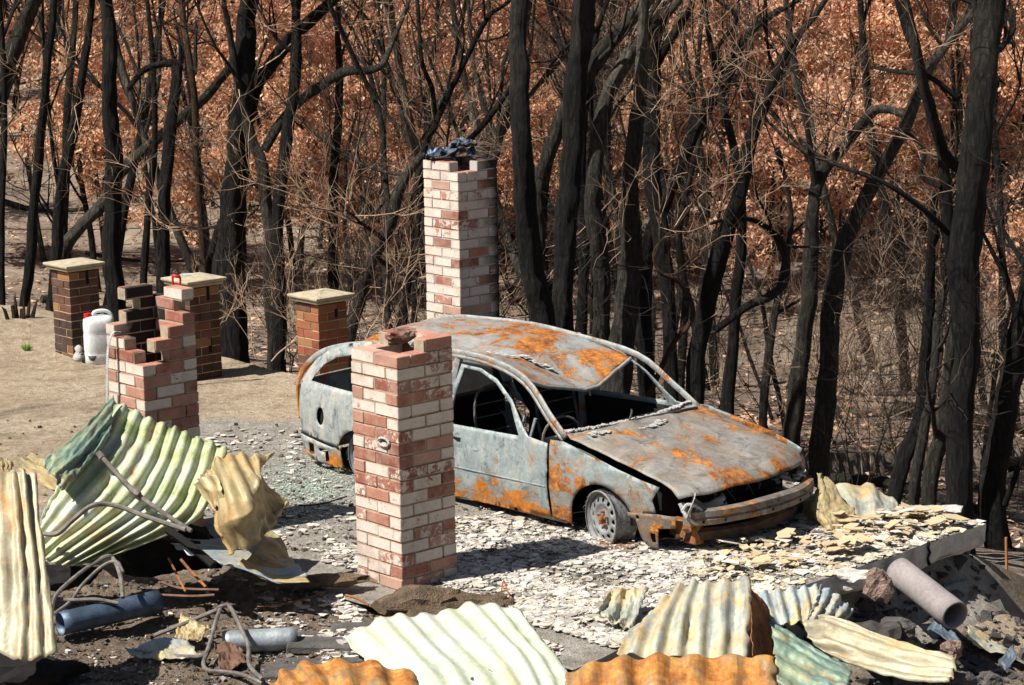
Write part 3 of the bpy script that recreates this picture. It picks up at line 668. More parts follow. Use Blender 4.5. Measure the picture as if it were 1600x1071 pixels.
# sagging roof
mb = MB(); NS, NY = 70, 40
def roofz(t, q):
    """t 0 front .. 1 back, q 0 near .. 1 far"""
    y_ = .19 + (CW - .39) * q; s0 = lerpn([h[1] for h in HDR], [h[0] for h in HDR], y_); z0 = lerpn([h[1] for h in HDR], [h[2] for h in HDR], y_)
    s = s0 + (-2.95 - s0) * t; e = sstep(0, .45, t)
    zn = railz(NRAIL, s); zf = railz(FRAIL, s); full = zn + (zf - zn) * q + .06 * math.sin(math.pi * q) ** .6
    zlin = lerpn([0, 1], [HDR[0][2], HDR[-1][2]], q)
    base = full + (z0 - zlin - .06 * math.sin(math.pi * q) ** .6) * (1 - e)
    qc = .50 - .34 * min(1, t * 1.6); wd = lerpn([0, 1], [.22, .13], min(1, t * 1.4)); dp = lerpn([0, .25, .5, .75, 1], [.0, .06, .13, .09, .01], t)
    d = abs(q - qc) / wd; sag = dp * max(0, 1 - d) ** .8 if d < 1 else 0
    if q < qc: sag = dp * (max(0, q / qc) ** 1.3)
    else: sag = dp * max(0, 1 - ((q - qc) / (1 - qc)) ** .62)
    base -= sag * 1.0
    base += .012 * fbm(s * 3, q * 5, 2, 3) + .006 * abs(fbm(s * 9, q * 9, 6, 3)) * (1 if abs(q - qc) < .2 else .3)
    return s, base
for i in range(NS + 1):
    for j in range(NY + 1):
        t, q = i / NS, j / NY; s, z = roofz(t, q); s -= .10 * math.sin(math.pi * q) * t
        mb.v.append((s, .19 + (CW - .39) * q, z))
for i in range(NS):
    for j in range(NY): k = i * (NY + 1) + j; mb.f.append((k, k + 1, k + NY + 2, k + NY + 1)); mb.m.append(0)
mb.build('roof', M_C4, car, smooth=True, solid=.005, offset=-1)
mb = MB(); mb.tube([Vector(mb_) + Vector((.004, 0, -.012)) for mb_ in [(lambda sz, q: (sz[0], .19 + (CW - .39) * q, sz[1]))(roofz(0, j / 30), j / 30) for j in range(31)]], .016, 6); mb.build('windscreen_header', M_C6, car, smooth=True)
# crusts of ash lying in the fold of the roof
mb = MB()
for i in range(40):
    t = U(.15, .95); q = .50 - .34 * min(1, t * 1.6) + U(-.04, .05); s, z = roofz(t, q)
    P = Vector((s, .19 + (CW - .39) * q, z + .004)); a = U(0, 6.3); r = U(.015, .05)
    mb.add([tuple(P + Vector((math.cos(a + k * 1.05) * r * U(.6, 1.6), math.sin(a + k * 1.05) * r * .5, .008 + .012 * rnd()))) for k in range(6)], [(0, 1, 2, 3, 4, 5)])
mb.build('ash_crust', M_ASHW, car, solid=.004)
# hood
mb = MB(); NS, NY = 46, 60
def hood(t, q):
    y = .115 + (CW - .23) * q; fr = .62 + .17 * math.sin(math.pi * q) ** .7 - .05 * q; rr = -.46 + .10 * math.sin(math.pi * q)
    s = rr + (fr - rr) * t; z = lerpn([0, .45, .85, 1], [.695, .60, .515, .455], t) + .055 * math.sin(math.pi * q) ** .55 * (1 - .25 * t)
    for qc in (.30 + .06 * (1 - t), .70 - .06 * (1 - t)): z += .014 * math.exp(-((q - qc) / .05) ** 2) * (1 - .3 * t)
    z += -.015 * math.exp(-((q - .5) / .3) ** 2) + .012 * fbm(s * 2.4, q * 3, 5, 3) - .02 * math.exp(-((q - .15) / .1) ** 2 - ((t - .8) / .25) ** 2)
    if t > .94: z -= (t - .94) * .6
    return Vector((s, y, z))
for i in range(NS + 1):
    for j in range(NY + 1): mb.v.append(tuple(hood(i / NS, j / NY)))
for i in range(NS):
    for j in range(NY): k = i * (NY + 1) + j; mb.f.append((k, k + 1, k + NY + 2, k + NY + 1)); mb.m.append(0)
mb.build('hood', M_C5, car, smooth=True, solid=.006, offset=-1)
for (t0, q0, r) in ((.07, .13, .055), (.12, .42, .07), (.10, .52, .04)):
    P = hood(t0, q0); mb = MB()
    for i in range(16): 
        a = U(0, 6.3); d = r * math.sqrt(rnd()) * 1.6; c = P + Vector((math.cos(a) * d * .6, math.sin(a) * d, .006 + .006 * rnd())); e = U(.012, .03)
        mb.add([tuple(c + Vector((math.cos(k * 1.25 + a) * e * U(.6, 1.2), math.sin(k * 1.25 + a) * e * U(.6, 1.3), .006 * rnd()))) for k in range(5)], [(0, 1, 2, 3, 4)])
    mb.build('melted_residue', M_ASHW, car, solid=.004)
# cowl, dash, firewall, floor
mb = MB()
for i in range(41):
    q = i / 40; y = .13 + (CW - .26) * q; s = -.50 + .12 * math.sin(math.pi * q)
    for k, (ds_, dz) in enumerate([(-.13, -.02), (-.06, .015 + .012 * fbm(q * 14, 0)), (0, .0), (.05, -.012), (.10, -.01)]): mb.v.append((s + ds_, y, .70 + dz + .008 * fbm(q * 20, k)))
for i in range(40):
    for k in range(4): a = i * 5 + k; mb.f.append((a, a + 5, a + 6, a + 1)); mb.m.append(0)
mb.build('cowl', M_C6, car, solid=.006)
mb = MB()
for i in range(60):
    q = i / 60; P = Vector((-.56 + .12 * math.sin(math.pi * q), .13 + (CW - .26) * q, .705)); e = U(.015, .035)
    mb.add([tuple(P + Vector((math.cos(k * 1.05 + i) * e, math.sin(k * 1.05 + i) * e, .012 + .02 * rnd()))) for k in range(6)], [(0, 1, 2, 3, 4, 5)])
mb.build('windscreen_glass_crust', M_ASHW, car, solid=.008)
mb = MB(); mb.tube(crom([Vector((-.40, .75, .735)), Vector((-.34, 1.05, .745)), Vector((-.38, 1.45, .72))], 5), .012, 6); mb.tube(crom([Vector((-.41, .70, .72)), Vector((-.45, .78, .78)), Vector((-.47, .80, .80))], 3), .008, 5); mb.build('wiper_arm', M_CARD, car)
mb = MB()
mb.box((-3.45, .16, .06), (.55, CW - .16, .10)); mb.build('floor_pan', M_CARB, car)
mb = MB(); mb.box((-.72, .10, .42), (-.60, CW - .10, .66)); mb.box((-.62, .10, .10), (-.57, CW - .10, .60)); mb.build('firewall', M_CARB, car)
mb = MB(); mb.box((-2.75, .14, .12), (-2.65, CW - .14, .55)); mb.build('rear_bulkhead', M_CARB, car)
for yy in (.28, .95):
    st = MB()
    x0 = -1.55
    fr = crom([Vector((x0 + .28, yy, .28)), Vector((x0, yy, .30)), Vector((x0 - .10, yy, .60)), Vector((x0 - .13, yy + .06, .84)), Vector((x0 - .13, yy + .38, .84)), Vector((x0 - .10, yy + .44, .60)), Vector((x0, yy + .44, .30)), Vector((x0 + .28, yy + .44, .28))], 4)
    st.tube(fr, .012, 6)
    for z in (.42, .52, .64, .74): st.tube([Vector((x0 - .09 - (z - .5) * .1, yy + .02, z)), Vector((x0 - .09 - (z - .5) * .1, yy + .42, z))], .006, 5)
    st.build('seat_frame', M_ROD, car)
mb = MB(); mb.tube([Vector((-.92 + .04 * math.cos(a), .50 + .17 * math.cos(a) * 1.0, .56 + .17 * math.sin(a))) for a in [k * math.pi / 10 for k in range(21)]], .011, 6); mb.tube([Vector((-.70, .50, .5)), Vector((-.92, .50, .56))], .02, 6); mb.build('steering_wheel', M_ROD, car)
mb = MB(); mb.tube([Vector((-.83, .075, .66)), Vector((-.80, .10, .80))], .012, 6); mb.tube([Vector((-.93, .06, .655)), Vector((-.93, .11, .80))], .007, 6); mb.build('quarter_light_frame', M_C6, car)
# door handle recess, side strip
mb = MB(); mb.box((-1.67, -.001, .50), (-1.52, .03, .56)); mb.build('door_handle', M_CARB, car, bevel=.008)
for s0, s1 in ((-.60, -1.74), (-1.80, -2.38)):
    mb = MB(); mb.tube([Vector((s0 + (s1 - s0) * k / 8, sideY(s0 + (s1 - s0) * k / 8, .33) - .012, .33 - .012 * k / 8)) for k in range(9)], .006, 5); mb.build('side_strip', M_C1, car)
mb = MB(); mb.tube([Vector((-3.0, sideY(-3.0, .235) - .006, .235)), Vector((-3.25, sideY(-3.25, .26) - .006, .262)), Vector((-3.53, sideY(-3.53, .28) - .006, .285))], .008, 5); mb.build('bumper_gap', M_CARB, car)
# tail: gate, lamp housing stained orange
mb = MB()
for i in range(13):
    q = i / 12; y = .075 + (CW - .15) * q
    for k, (s, z) in enumerate([(-3.54, .28), (-3.57, .45), (-3.57, .68), (-3.54, .72)]): mb.v.append((s - .10 * math.sin(math.pi * q) ** .5, y, z))
for i in range(12):
    for k in range(3): a = i * 4 + k; mb.f.append((a, a + 1, a + 5, a + 4)); mb.m.append(0)
mb.build('tailgate', M_C3, car, solid=.01)
mb = MB()
for i in range(13):
    q = i / 12; y = .06 + (CW - .12) * q
    for k, (s, z) in enumerate([(-3.47, .09), (-3.53, .14), (-3.54, .25), (-3.52, .28)]): mb.v.append((s - .10 * math.sin(math.pi * q) ** .5, y, z))
for i in range(12):
    for k in range(3): a = i * 4 + k; mb.f.append((a, a + 1, a + 5, a + 4)); mb.m.append(0)
mb.build('rear_bumper', M_C3, car, solid=.01)
M_TAIL = simple('rust_stained_lamp', (.45, .19, .035), .8, 0, var=.4, sc=18)
for far in (0, 1):
    mb = MB(); L = [(-3.575, .055, .70), (-3.585, .06, .60), (-3.58, .06, .50), (-3.55, .055, .40)]
    mb.tube(crom([Vector((s, CW - y if far else y, z)) for s, y, z in L], 4), [.016] * 13, 6); mb.build('tail_lamp', M_TAIL, car, smooth=True)
# front end: lamp voids, grille void, bumper beam, brackets
mb = MB(); mb.box((.10, .20, .12), (.38, CW - .20, .44)); mb.box((.12, .07, .16), (.33, .21, .42)); mb.box((.12, CW - .21, .16), (.33, CW - .07, .42)); mb.build('radiator_and_dark_backing', M_CARB, car)  # radiator support; black side boxes stand for the shade in the lamp voids
mb = MB()
P_ = crom([Vector((.66, .17, .275)), Vector((.78, .40, .275)), Vector((.845, .85, .275)), Vector((.80, 1.25, .27)), Vector((.67, 1.54, .265))], 8)
for P in P_:
    for (dx, dz) in ((.0, .055), (.03, .05), (.034, .012), (.022, .0), (.034, -.012), (.03, -.05), (0, -.058), (-.05, -.055), (-.05, .055)): mb.v.append((P.x + dx, P.y, P.z + dz + .004 * fbm(P.y * 7, dz * 9)))
n = 9
for i in range(len(P_) - 1):
    for k in range(n): a = i * n + k; b = i * n + (k + 1) % n; mb.f.append((a, b, b + n, a + n)); mb.m.append(0)
mb.f.append(tuple(range(n))); mb.f.append(tuple((len(P_) - 1) * n + k for k in reversed(range(n)))); mb.m += [0, 0]
mb.build('bumper_beam', M_BEAM, car)
mb = MB()
for q in (.12, .27, .5, .73, .9):
    P = P_[int(q * (len(P_) - 1))]; mb.tube([P + Vector((.02, 0, -.025)), P + Vector((.037, 0, -.025))], .011, 8); mb.tube([P + Vector((.02, .06, .028)), P + Vector((.037, .06, .028))], .007, 8)
mb.build('bolt_hole', M_CARB, car)
mb = MB(); P2 = crom([Vector((.58, .20, .13)), Vector((.72, .45, .12)), Vector((.77, .85, .12)), Vector((.72, 1.25, .12)), Vector((.58, 1.5, .12))], 6)
for P in P2:
    for (dx, dz) in ((.0, .05), (.03, .03), (.01, -.03), (-.06, -.05), (-.10, .0)): mb.v.append((P.x + dx, P.y, P.z + dz + .012 * fbm(P.y * 6, dz * 9)))
for i in range(len(P2) - 1):
    for k in range(4): a = i * 5 + k; mb.f.append((a, a + 1, a + 6, a + 5)); mb.m.append(0)
mb.build('lower_crossmember', simple('sooty_rusted_beam', (.09, .055, .04), .9, .2, var=.7, sc=7), car, solid=.01)
for yy, m_ in ((.24, M_RUST), (1.38, M_CARD)):
    mb = MB(); mb.box((.40, yy, .06), (.66, yy + .10, .22), j=.01); mb.build('beam_mount', m_, car, bevel=.01)
br = [(.24, .285), (.24, .25), (.31, .245), (.35, .10), (.41, .05), (.48, .045), (.50, .20), (.62, .215), (.63, .30), (.5, .305)]
panel('bumper_bracket', br, [arc(.33, .262, .014, 0, 320, 8), [(.43, .16), (.44, .09), (.47, .09), (.475, .16)]], M_BEAM, False, off=-.02, dent=.02, thick=.008, step=.03)
panel('bumper_bracket', [(.30, .29), (.32, .24), (.60, .22), (.60, .30)], [], M_BEAM, True, off=-.02, dent=.02, thick=.008, step=.03)
# melted headlamp: twisted ashy shell
mb = MB(); n = 16
for i in range(n + 1):
    for j in range(n + 1):
        a, b = i / n, j / n
        P = Vector((.56 + .10 * a + .06 * math.sin(b * 7 + 1), .12 + .42 * b, .335 + .075 * math.sin(b * 6.5) * a + .05 * math.cos(a * 5 + b * 4) + .03 * fbm(a * 3, b * 5, 4)))
        mb.v.append(tuple(P))
for i in range(n):
    for j in range(n):
        if fbm(i * .35, j * .35, 8) > .22: continue
        k = i * (n + 1) + j; mb.f.append((k, k + 1, k + n + 2, k + n + 1)); mb.m.append(0)
mb.build('melted_headlamp', M_ASHW, car, smooth=True, solid=.006)
mb = MB()
P_ = crom([Vector((.64, .13, .34)), Vector((.70, .16, .27)), Vector((.71, .22, .24)), Vector((.72, .27, .30)), Vector((.70, .22, .36)), Vector((.66, .16, .38)), Vector((.64, .13, .34))], 4); mb.tube(P_, .012, 6); mb.build('headlamp_ring', M_ASHW, car)
mb = MB()
for i in range(26):
    c = Vector((U(.50, .66), U(1.22, 1.50), U(.33, .37))); e = U(.02, .045)
    mb.add([tuple(c + Vector((math.cos(k * 1.25) * e * U(.6, 1.2), math.sin(k * 1.25) * e, U(-.01, .02)))) for k in range(5)], [(0, 1, 2, 3, 4)])
mb.build('melted_lamp_ash', M_ASHW, car, solid=.006)
mb = MB()
for k in range(9):
    y = U(.5, 1.3); mb.tube([Vector((U(.45, .62), y, .45)), Vector((U(.5, .62), y + U(-.03, .03), .38)), Vector((U(.5, .64), y + U(-.05, .05), U(.28, .35)))], .005, 4)
mb.build('hanging_wire', M_ROD, car)
mb = MB()
for i in range(40): 
    P = Vector((U(.02, .30), U(-.12, .02), .0)); mb.tube([P + Vector((U(-.08, .08), U(-.08, .08), U(0, .05))) for k in range(4)], .0016, 3)
w_ = mb.build('fallen_tyre_cords', M_RUST, car)
M_PLATE = simple('brown_scorched_plate', (.16, .09, .06), .8, .3, var=.5, sc=9)
# ---------------- sheets: control points (px, py, depth) -> smooth surface, corrugated, thickened
def sheet(name, rows, mat, label, ncor=9, amp=.012, axis='u', cr=.02, seed=0, oct=4, nu=None, nv=None, crf=2.5, tag_it=True, group='scorched roofing sheets', cat='metal sheet', jag=.02, folds=2):
    R = len(rows); Cn = len(rows[0]); P = [[D(*p) for p in r] for r in rows]
    nu = nu or max(40, ncor * 10); nv = nv or 44
    def cr1(a, b, c, d, t): return .5 * ((2 * b) + (c - a) * t + (2 * a - 5 * b + 4 * c - d) * t * t + (3 * b - a - 3 * c + d) * t ** 3)
    def get(r, c):
        if r < 0: return get(0, c) * 2 - get(1, c)
        if r >= R: return get(R - 1, c) * 2 - get(R - 2, c)
        if c < 0: return P[r][0] * 2 - P[r][1]
        if c >= Cn: return P[r][Cn - 1] * 2 - P[r][Cn - 2]
        return P[r][c]
    def ev(u, v):
        x = u * (Cn - 1); c = min(int(x), Cn - 2); tx = x - c; y = v * (R - 1); r = min(int(y), R - 2); ty = y - r
        col = [cr1(get(r + k, c - 1), get(r + k, c), get(r + k, c + 1), get(r + k, c + 2), tx) for k in (-1, 0, 1, 2)]
        return cr1(*col, ty)
    base = [[ev(i / nu, j / nv) for i in range(nu + 1)] for j in range(nv + 1)]
    rs = random.Random(seed); FL = [(rs.uniform(.3, 1) * rs.choice((-1, 1)), rs.uniform(.3, 1), rs.uniform(.3, .7), rs.uniform(.10, .22) * rs.choice((-1, 1))) for _ in range(folds)]; size = (base[0][0] - base[nv][nu]).length * .5 + .05
    mb = MB()
    for j in range(nv + 1):
        for i in range(nu + 1):
            p = base[j][i]; du = base[j][min(i + 1, nu)] - base[j][max(i - 1, 0)]; dv = base[min(j + 1, nv)][i] - base[max(j - 1, 0)][i]
            n_ = du.cross(dv); n_ = n_.normalized() if n_.length > 1e-9 else Vector((0, 0, 1))
            u, v = i / nu, j / nv; k = u if axis == 'u' else v
            ph = k * ncor * 2 * math.pi + .25 * fbm(u * 2, v * 2, seed + 3, 2)
            am = amp * (.7 + .6 * max(0, .5 + fbm(u * 2.1, v * 2.1, seed + 7, 2)))
            sn = math.sin(ph); h = am * (sn * 1.25 - .25 * sn ** 3) + cr * fbm(u * crf, v * crf, seed, oct) + cr * .8 * abs(fbm(u * crf * 2.2 + 5, v * crf * 2.2, seed + 2, max(1, oct - 1)))
            for fa, fb, fc, fh in FL:
                dd_ = fa * (u - fc) + fb * (v - fc); h += fh * size * (abs(dd_) - .25) * .55
            e = min(u, 1 - u, v, 1 - v)
            if e < .02: p = p + (du.normalized() * fbm(v * 9, u * 9, seed + 11, 3) + dv.normalized() * fbm(u * 9, v * 9, seed + 13, 3)) * jag
            mb.v.append(tuple(p + n_ * h)); mb.c.append((.5 + .5 * math.sin(ph), u if axis == 'u' else v, v if axis == 'u' else u))
    for j in range(nv):
        for i in range(nu): k = j * (nu + 1) + i; mb.f.append((k, k + 1, k + nu + 2, k + nu + 1)); mb.m.append(0)
    # put the origin at the sheet
    c = Vector((0, 0, 0))
    for v in mb.v: c += Vector(v)
    c /= len(mb.v); c.z = min(v[2] for v in mb.v); mb.v = [(x - c.x, y - c.y, z - c.z) for x, y, z in mb.v]
    o = mb.build(name, mat, smooth=True, solid=.0035); o.location = c
    return tag(o, label, cat, group)
sheet('corrugated_sheet', [[(178, 626, 15.75), (240, 656, 15.7), (297, 680, 15.65), (354, 703, 15.6)], [(146, 690, 15.35), (212, 722, 15.3), (275, 742, 15.3), (338, 758, 15.3)], [(88, 765, 15.05), (160, 788, 14.95), (228, 806, 14.95), (296, 820, 15.05)], [(60, 822, 14.9), (66, 868, 14.75), (100, 884, 14.75), (142, 880, 14.8)]], M_SHG, 'large pale green corrugated sheet leaning up to a point under the broken chimney', 9, .021, cr=.03, seed=1, oct=2)
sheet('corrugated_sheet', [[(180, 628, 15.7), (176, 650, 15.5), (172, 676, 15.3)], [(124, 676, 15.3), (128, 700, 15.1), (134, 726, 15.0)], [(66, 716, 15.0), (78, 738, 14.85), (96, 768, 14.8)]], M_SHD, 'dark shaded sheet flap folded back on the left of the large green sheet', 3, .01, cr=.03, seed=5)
sheet('crumpled_sheet', [[(313, 742, 15.2), (345, 726, 15.25), (385, 716, 15.3), (428, 706, 15.3)], [(335, 790, 15.0), (368, 770, 14.85), (405, 752, 14.95), (422, 745, 15.25)], [(340, 830, 14.9), (378, 812, 14.7), (412, 792, 14.95), (458, 786, 15.2)], [(358, 868, 14.8), (388, 852, 14.75), (415, 832, 14.85), (440, 800, 15.1)]], M_SHT, 'tan crumpled sheet bunched up on the right of the large green sheet', 6, .014, cr=.08, seed=9, crf=1.4, oct=2, nv=80, nu=80, folds=5)
sheet('crumpled_sheet', [[(305, 756, 15.2), (322, 745, 15.1), (338, 742, 15.0)], [(318, 778, 15.1), (332, 768, 15.0), (345, 770, 14.9)], [(334, 800, 15.0), (340, 792, 14.95), (346, 800, 14.9)]], M_SHT, 'small olive fold of sheet between the green sheet and the tan crumple', 2, .01, cr=.03, seed=12, crf=1, oct=1)
sheet('corrugated_sheet', [[(248, 836, 15.3), (330, 840, 15.4), (400, 836, 15.6), (425, 830, 15.7)], [(290, 862, 15.0), (350, 868, 15.1), (415, 872, 15.25), (450, 868, 15.35)], [(368, 884, 14.75), (405, 900, 14.75), (440, 914, 14.75), (480, 902, 14.85)]], M_SHB, 'blue-grey corrugated sheet lying low below the tan crumpled sheet', 6, .012, axis='v', cr=.006, crf=1, jag=.004, seed=14)
sheet('corrugated_sheet', [[(418, 822, 15.5), (436, 838, 15.45), (448, 860, 15.35)], [(400, 860, 15.1), (428, 872, 15.1), (452, 884, 15.1)], [(370, 884, 14.8), (420, 906, 14.75), (484, 906, 14.75)]], M_SHT, 'tan ribbed strip sloping to a point near the tall red and white pillar', 3, .014, axis='v', cr=.006, crf=1, jag=.004, seed=16)
sheet('corrugated_sheet', [[(-30, 734, 13.7), (14, 736, 13.65), (34, 736, 13.65), (57, 740, 13.7)], [(-30, 830, 13.4), (20, 835, 13.3), (45, 830, 13.35), (66, 830, 13.4)], [(-30, 920, 13.1), (24, 930, 13.0), (55, 935, 13.0), (80, 930, 13.05)], [(-30, 1000, 12.95), (20, 1030, 12.75), (55, 1030, 12.75), (90, 1018, 12.8)]], M_SHL, 'tall orange-stained tan sheet standing at the left edge', 4, .014, cr=.02, seed=18)
sheet('corrugated_sheet', [[(22, 738, 15.9), (36, 716, 16.1), (50, 708, 16.2)], [(50, 752, 15.6), (66, 732, 15.8), (78, 724, 15.9)], [(92, 762, 15.3), (100, 752, 15.4), (106, 742, 15.5)]], M_SHT, 'narrow tan folded sheet between the left edge sheet and the dark flap', 2, .02, cr=.03, seed=20)
sheet('corrugated_sheet', [[(0, 714, 16.6), (10, 716, 16.6), (20, 722, 16.6)], [(0, 726, 16.3), (10, 730, 16.3), (20, 736, 16.3)], [(0, 745, 16.0), (10, 748, 16.0), (20, 752, 16.0)]], M_SHT, 'scrap of olive sheet just above the tall rusty sheet at the left edge', 1, .01, cr=.02, seed=21)
# foreground row
sheet('corrugated_sheet', [[(418, 1062, 13.35), (470, 1036, 13.5), (560, 1034, 13.55), (650, 1052, 13.45)], [(425, 1085, 13.1), (490, 1062, 13.1), (575, 1062, 13.1), (662, 1078, 13.15)], [(420, 1140, 12.9), (500, 1130, 12.8), (590, 1135, 12.8), (680, 1140, 12.9)]], M_SHO, 'low orange and tan crumpled sheet at the bottom edge beside the pale green sheet', 5, .018, cr=.03, seed=23, crf=2, oct=2)
sheet('corrugated_sheet', [[(534, 996, 14.0), (600, 962, 14.15), (670, 958, 14.2), (740, 940, 14.35), (815, 962, 14.2)], [(572, 1036, 13.75), (640, 1004, 13.75), (715, 1000, 13.8), (790, 990, 13.85), (850, 1008, 13.85)], [(610, 1080, 13.4), (680, 1050, 13.4), (760, 1046, 13.45), (830, 1040, 13.5), (888, 1056, 13.5)], [(660, 1150, 12.9), (730, 1130, 12.9), (800, 1125, 12.9), (870, 1120, 12.9), (920, 1130, 12.9)]], M_SHP, 'broad pale mint green corrugated sheet at the bottom in front of the tall pillar', 8, .011, cr=.015, seed=25)
sheet('corrugated_sheet', [[(884, 1052, 13.1), (960, 1030, 13.15), (1040, 1026, 13.2), (1130, 1026, 13.2), (1212, 1026, 13.1)], [(884, 1100, 12.9), (960, 1085, 12.85), (1040, 1085, 12.9), (1130, 1085, 12.9), (1216, 1085, 12.9)], [(884, 1190, 12.6), (960, 1185, 12.5), (1040, 1185, 12.5), (1130, 1185, 12.5), (1220, 1185, 12.6)]], M_SHO, 'deep orange rust corrugated sheet along the bottom edge', 6, .022, cr=.02, seed=27)
sheet('corrugated_sheet', [[(1016, 950, 13.95), (1068, 912, 14.1), (1110, 909, 14.1), (1172, 907, 14.1)], [(984, 985, 13.75), (1045, 960, 13.75), (1105, 955, 13.8), (1174, 955, 13.85)], [(964, 1026, 13.5), (1030, 1030, 13.45), (1100, 1030, 13.45), (1170, 1028, 13.5)]], M_SHY, 'upright silver and yellow corrugated sheet, the tallest of the foreground sheets right of centre', 6, .02, cr=.015, seed=29)
sheet('corrugated_sheet', [[(1172, 907, 14.1), (1186, 932, 14.3), (1200, 960, 14.4)], [(1174, 955, 13.85), (1192, 980, 14.05), (1208, 1000, 14.2)], [(1170, 1028, 13.5), (1196, 1040, 13.7), (1214, 1050, 13.8)]], M_RUST, 'dark brown curled back edge of sheet beside the upright silver and yellow sheet', 1, .01, cr=.02, seed=31)
sheet('corrugated_sheet', [[(952, 925, 14.5), (985, 920, 14.55), (1014, 920, 14.5)], [(940, 945, 14.3), (975, 958, 14.3), (1000, 955, 14.3)], [(932, 958, 14.2), (962, 976, 14.1), (986, 988, 14.05)]], M_SHY, 'small yellowish bent sheet lying on the fragments left of the upright sheet', 3, .014, cr=.03, seed=33)
sheet('corrugated_sheet', [[(1178, 932, 14.5), (1212, 925, 14.55), (1248, 918, 14.6), (1278, 912, 14.65)], [(1186, 955, 14.35), (1220, 950, 14.35), (1254, 945, 14.4), (1284, 940, 14.45)], [(1196, 974, 14.2), (1228, 974, 14.2), (1256, 972, 14.25), (1280, 966, 14.3)]], M_SHB, 'grey ribbed sheet with yellow stain tucked against the slab edge', 5, .016, cr=.01, seed=35)
sheet('corrugated_sheet', [[(1288, 910, 14.5), (1304, 924, 14.5), (1322, 944, 14.5), (1330, 956, 14.5)], [(1275, 940, 14.3), (1292, 950, 14.3), (1310, 962, 14.3), (1322, 970, 14.35)], [(1258, 972, 14.15), (1275, 976, 14.15), (1294, 978, 14.2), (1312, 978, 14.25)]], M_SHB, 'triangular grey ribbed offcut right of the sheet tucked against the slab edge', 4, .012, cr=.02, seed=37)
sheet('corrugated_sheet', [[(1258, 975, 14.2), (1298, 968, 14.2), (1360, 986, 14.0), (1425, 1005, 13.85), (1494, 1024, 13.7)], [(1262, 996, 14.0), (1300, 998, 13.95), (1360, 1018, 13.8), (1425, 1036, 13.65), (1492, 1046, 13.5)], [(1292, 1022, 13.85), (1330, 1036, 13.7), (1380, 1054, 13.5), (1430, 1070, 13.4), (1484, 1074, 13.35)]], M_SHL, 'long yellow and pink stained channel of sheet lying at bottom right', 3, .022, axis='v', cr=.015, seed=39)
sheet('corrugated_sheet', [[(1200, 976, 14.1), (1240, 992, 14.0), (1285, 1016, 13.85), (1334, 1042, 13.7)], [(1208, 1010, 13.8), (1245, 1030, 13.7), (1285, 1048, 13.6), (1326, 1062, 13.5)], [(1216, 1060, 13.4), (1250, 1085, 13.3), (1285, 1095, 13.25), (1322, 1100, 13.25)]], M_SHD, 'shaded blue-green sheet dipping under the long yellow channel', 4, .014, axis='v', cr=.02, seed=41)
sheet('bent_sheet', [[(1279, 738, 17.0), (1284, 742, 17.0), (1290, 750, 17.0)], [(1268, 772, 16.85), (1288, 770, 16.7), (1322, 782, 16.75)], [(1254, 796, 16.8), (1284, 800, 16.5), (1336, 794, 16.6)], [(1274, 818, 16.6), (1300, 828, 16.4), (1330, 826, 16.45)]], M_SHT, 'grey-tan sheet flap standing in a peak beside the car bumper', 2, .006, cr=.03, seed=43)
sheet('bent_sheet', [[(1292, 756, 17.3), (1330, 760, 17.35), (1366, 764, 17.4), (1404, 790, 17.1)], [(1308, 780, 16.95), (1340, 784, 16.95), (1374, 790, 16.9), (1398, 800, 16.85)], [(1326, 826, 16.45), (1345, 826, 16.45), (1366, 818, 16.55), (1388, 806, 16.7)]], M_SHY, 'sunlit yellow and rust sheet arched over the slab beside the grey-tan flap', 3, .014, cr=.02, seed=45)
sheet('bent_sheet', [[(1424, 787, 17.15), (1462, 790, 17.1), (1505, 794, 16.95)], [(1422, 800, 16.9), (1460, 802, 16.85), (1500, 798, 16.85)]], M_ASHW, 'flat whitish board lying on the far corner of the slab', 1, .004, cr=.01, seed=47, cat='board')
sheet('bent_sheet', [[(1512, 980, 15.8), (1560, 1002, 15.8), (1605, 1020, 15.8)], [(1510, 1000, 15.5), (1555, 1020, 15.5), (1605, 1042, 15.5)]], M_SHY, 'yellowish sheet edge poking out at the right below the slab', 1, .006, cr=.02, seed=49)
# ---------------- pipes, rods, angle irons
def pl(pts, z=None): return [D(*p) for p in pts]
def rod(name, pts, r, mat, label, cat, n=8, sm=5, group=None):
    mb = MB(); P = pl(pts); Q = crom(P, sm) if len(P) > 2 else P; mb.tube(Q, r, n); c = P[0].copy(); mb.v = [(x - c.x, y - c.y, z - c.z) for x, y, z in mb.v]
    o = mb.build(name, mat, smooth=False); o.location = c; return tag(o, label, cat, group)
def pipe(name, a, b, r, mat, label, wall=.006, crush=1):
    A, B = D(*a), D(*b); t = (B - A).normalized(); s = t.cross(Vector((0, 0, 1))).normalized(); u = s.cross(t); mb = MB(); n = 28; L = 10
    for rr in (r, r - wall):
        for i in range(L + 1):
            for k in range(n):
                an = 2 * math.pi * k / n; q = rr * (1 + .03 * fbm(i * .5, math.cos(an), math.sin(an)))
                mb.v.append(tuple(A.lerp(B, i / L) - A + s * math.cos(an) * q + u * math.sin(an) * q * crush))
    def F(layer, i, k): return layer * (L + 1) * n + i * n + k % n
    for i in range(L):
        for k in range(n):
            mb.f.append((F(0, i, k), F(0, i, k + 1), F(0, i + 1, k + 1), F(0, i + 1, k))); mb.f.append((F(1, i, k), F(1, i + 1, k), F(1, i + 1, k + 1), F(1, i, k + 1))); mb.m += [0, 0]
    for k in range(n):
        mb.f.append((F(0, 0, k), F(1, 0, k), F(1, 0, k + 1), F(0, 0, k + 1))); mb.f.append((F(0, L, k), F(0, L, k + 1), F(1, L, k + 1), F(1, L, k))); mb.m += [0, 0]
    o = mb.build(name, mat, smooth=True); o.location = A; return tag(o, label, 'pipe')
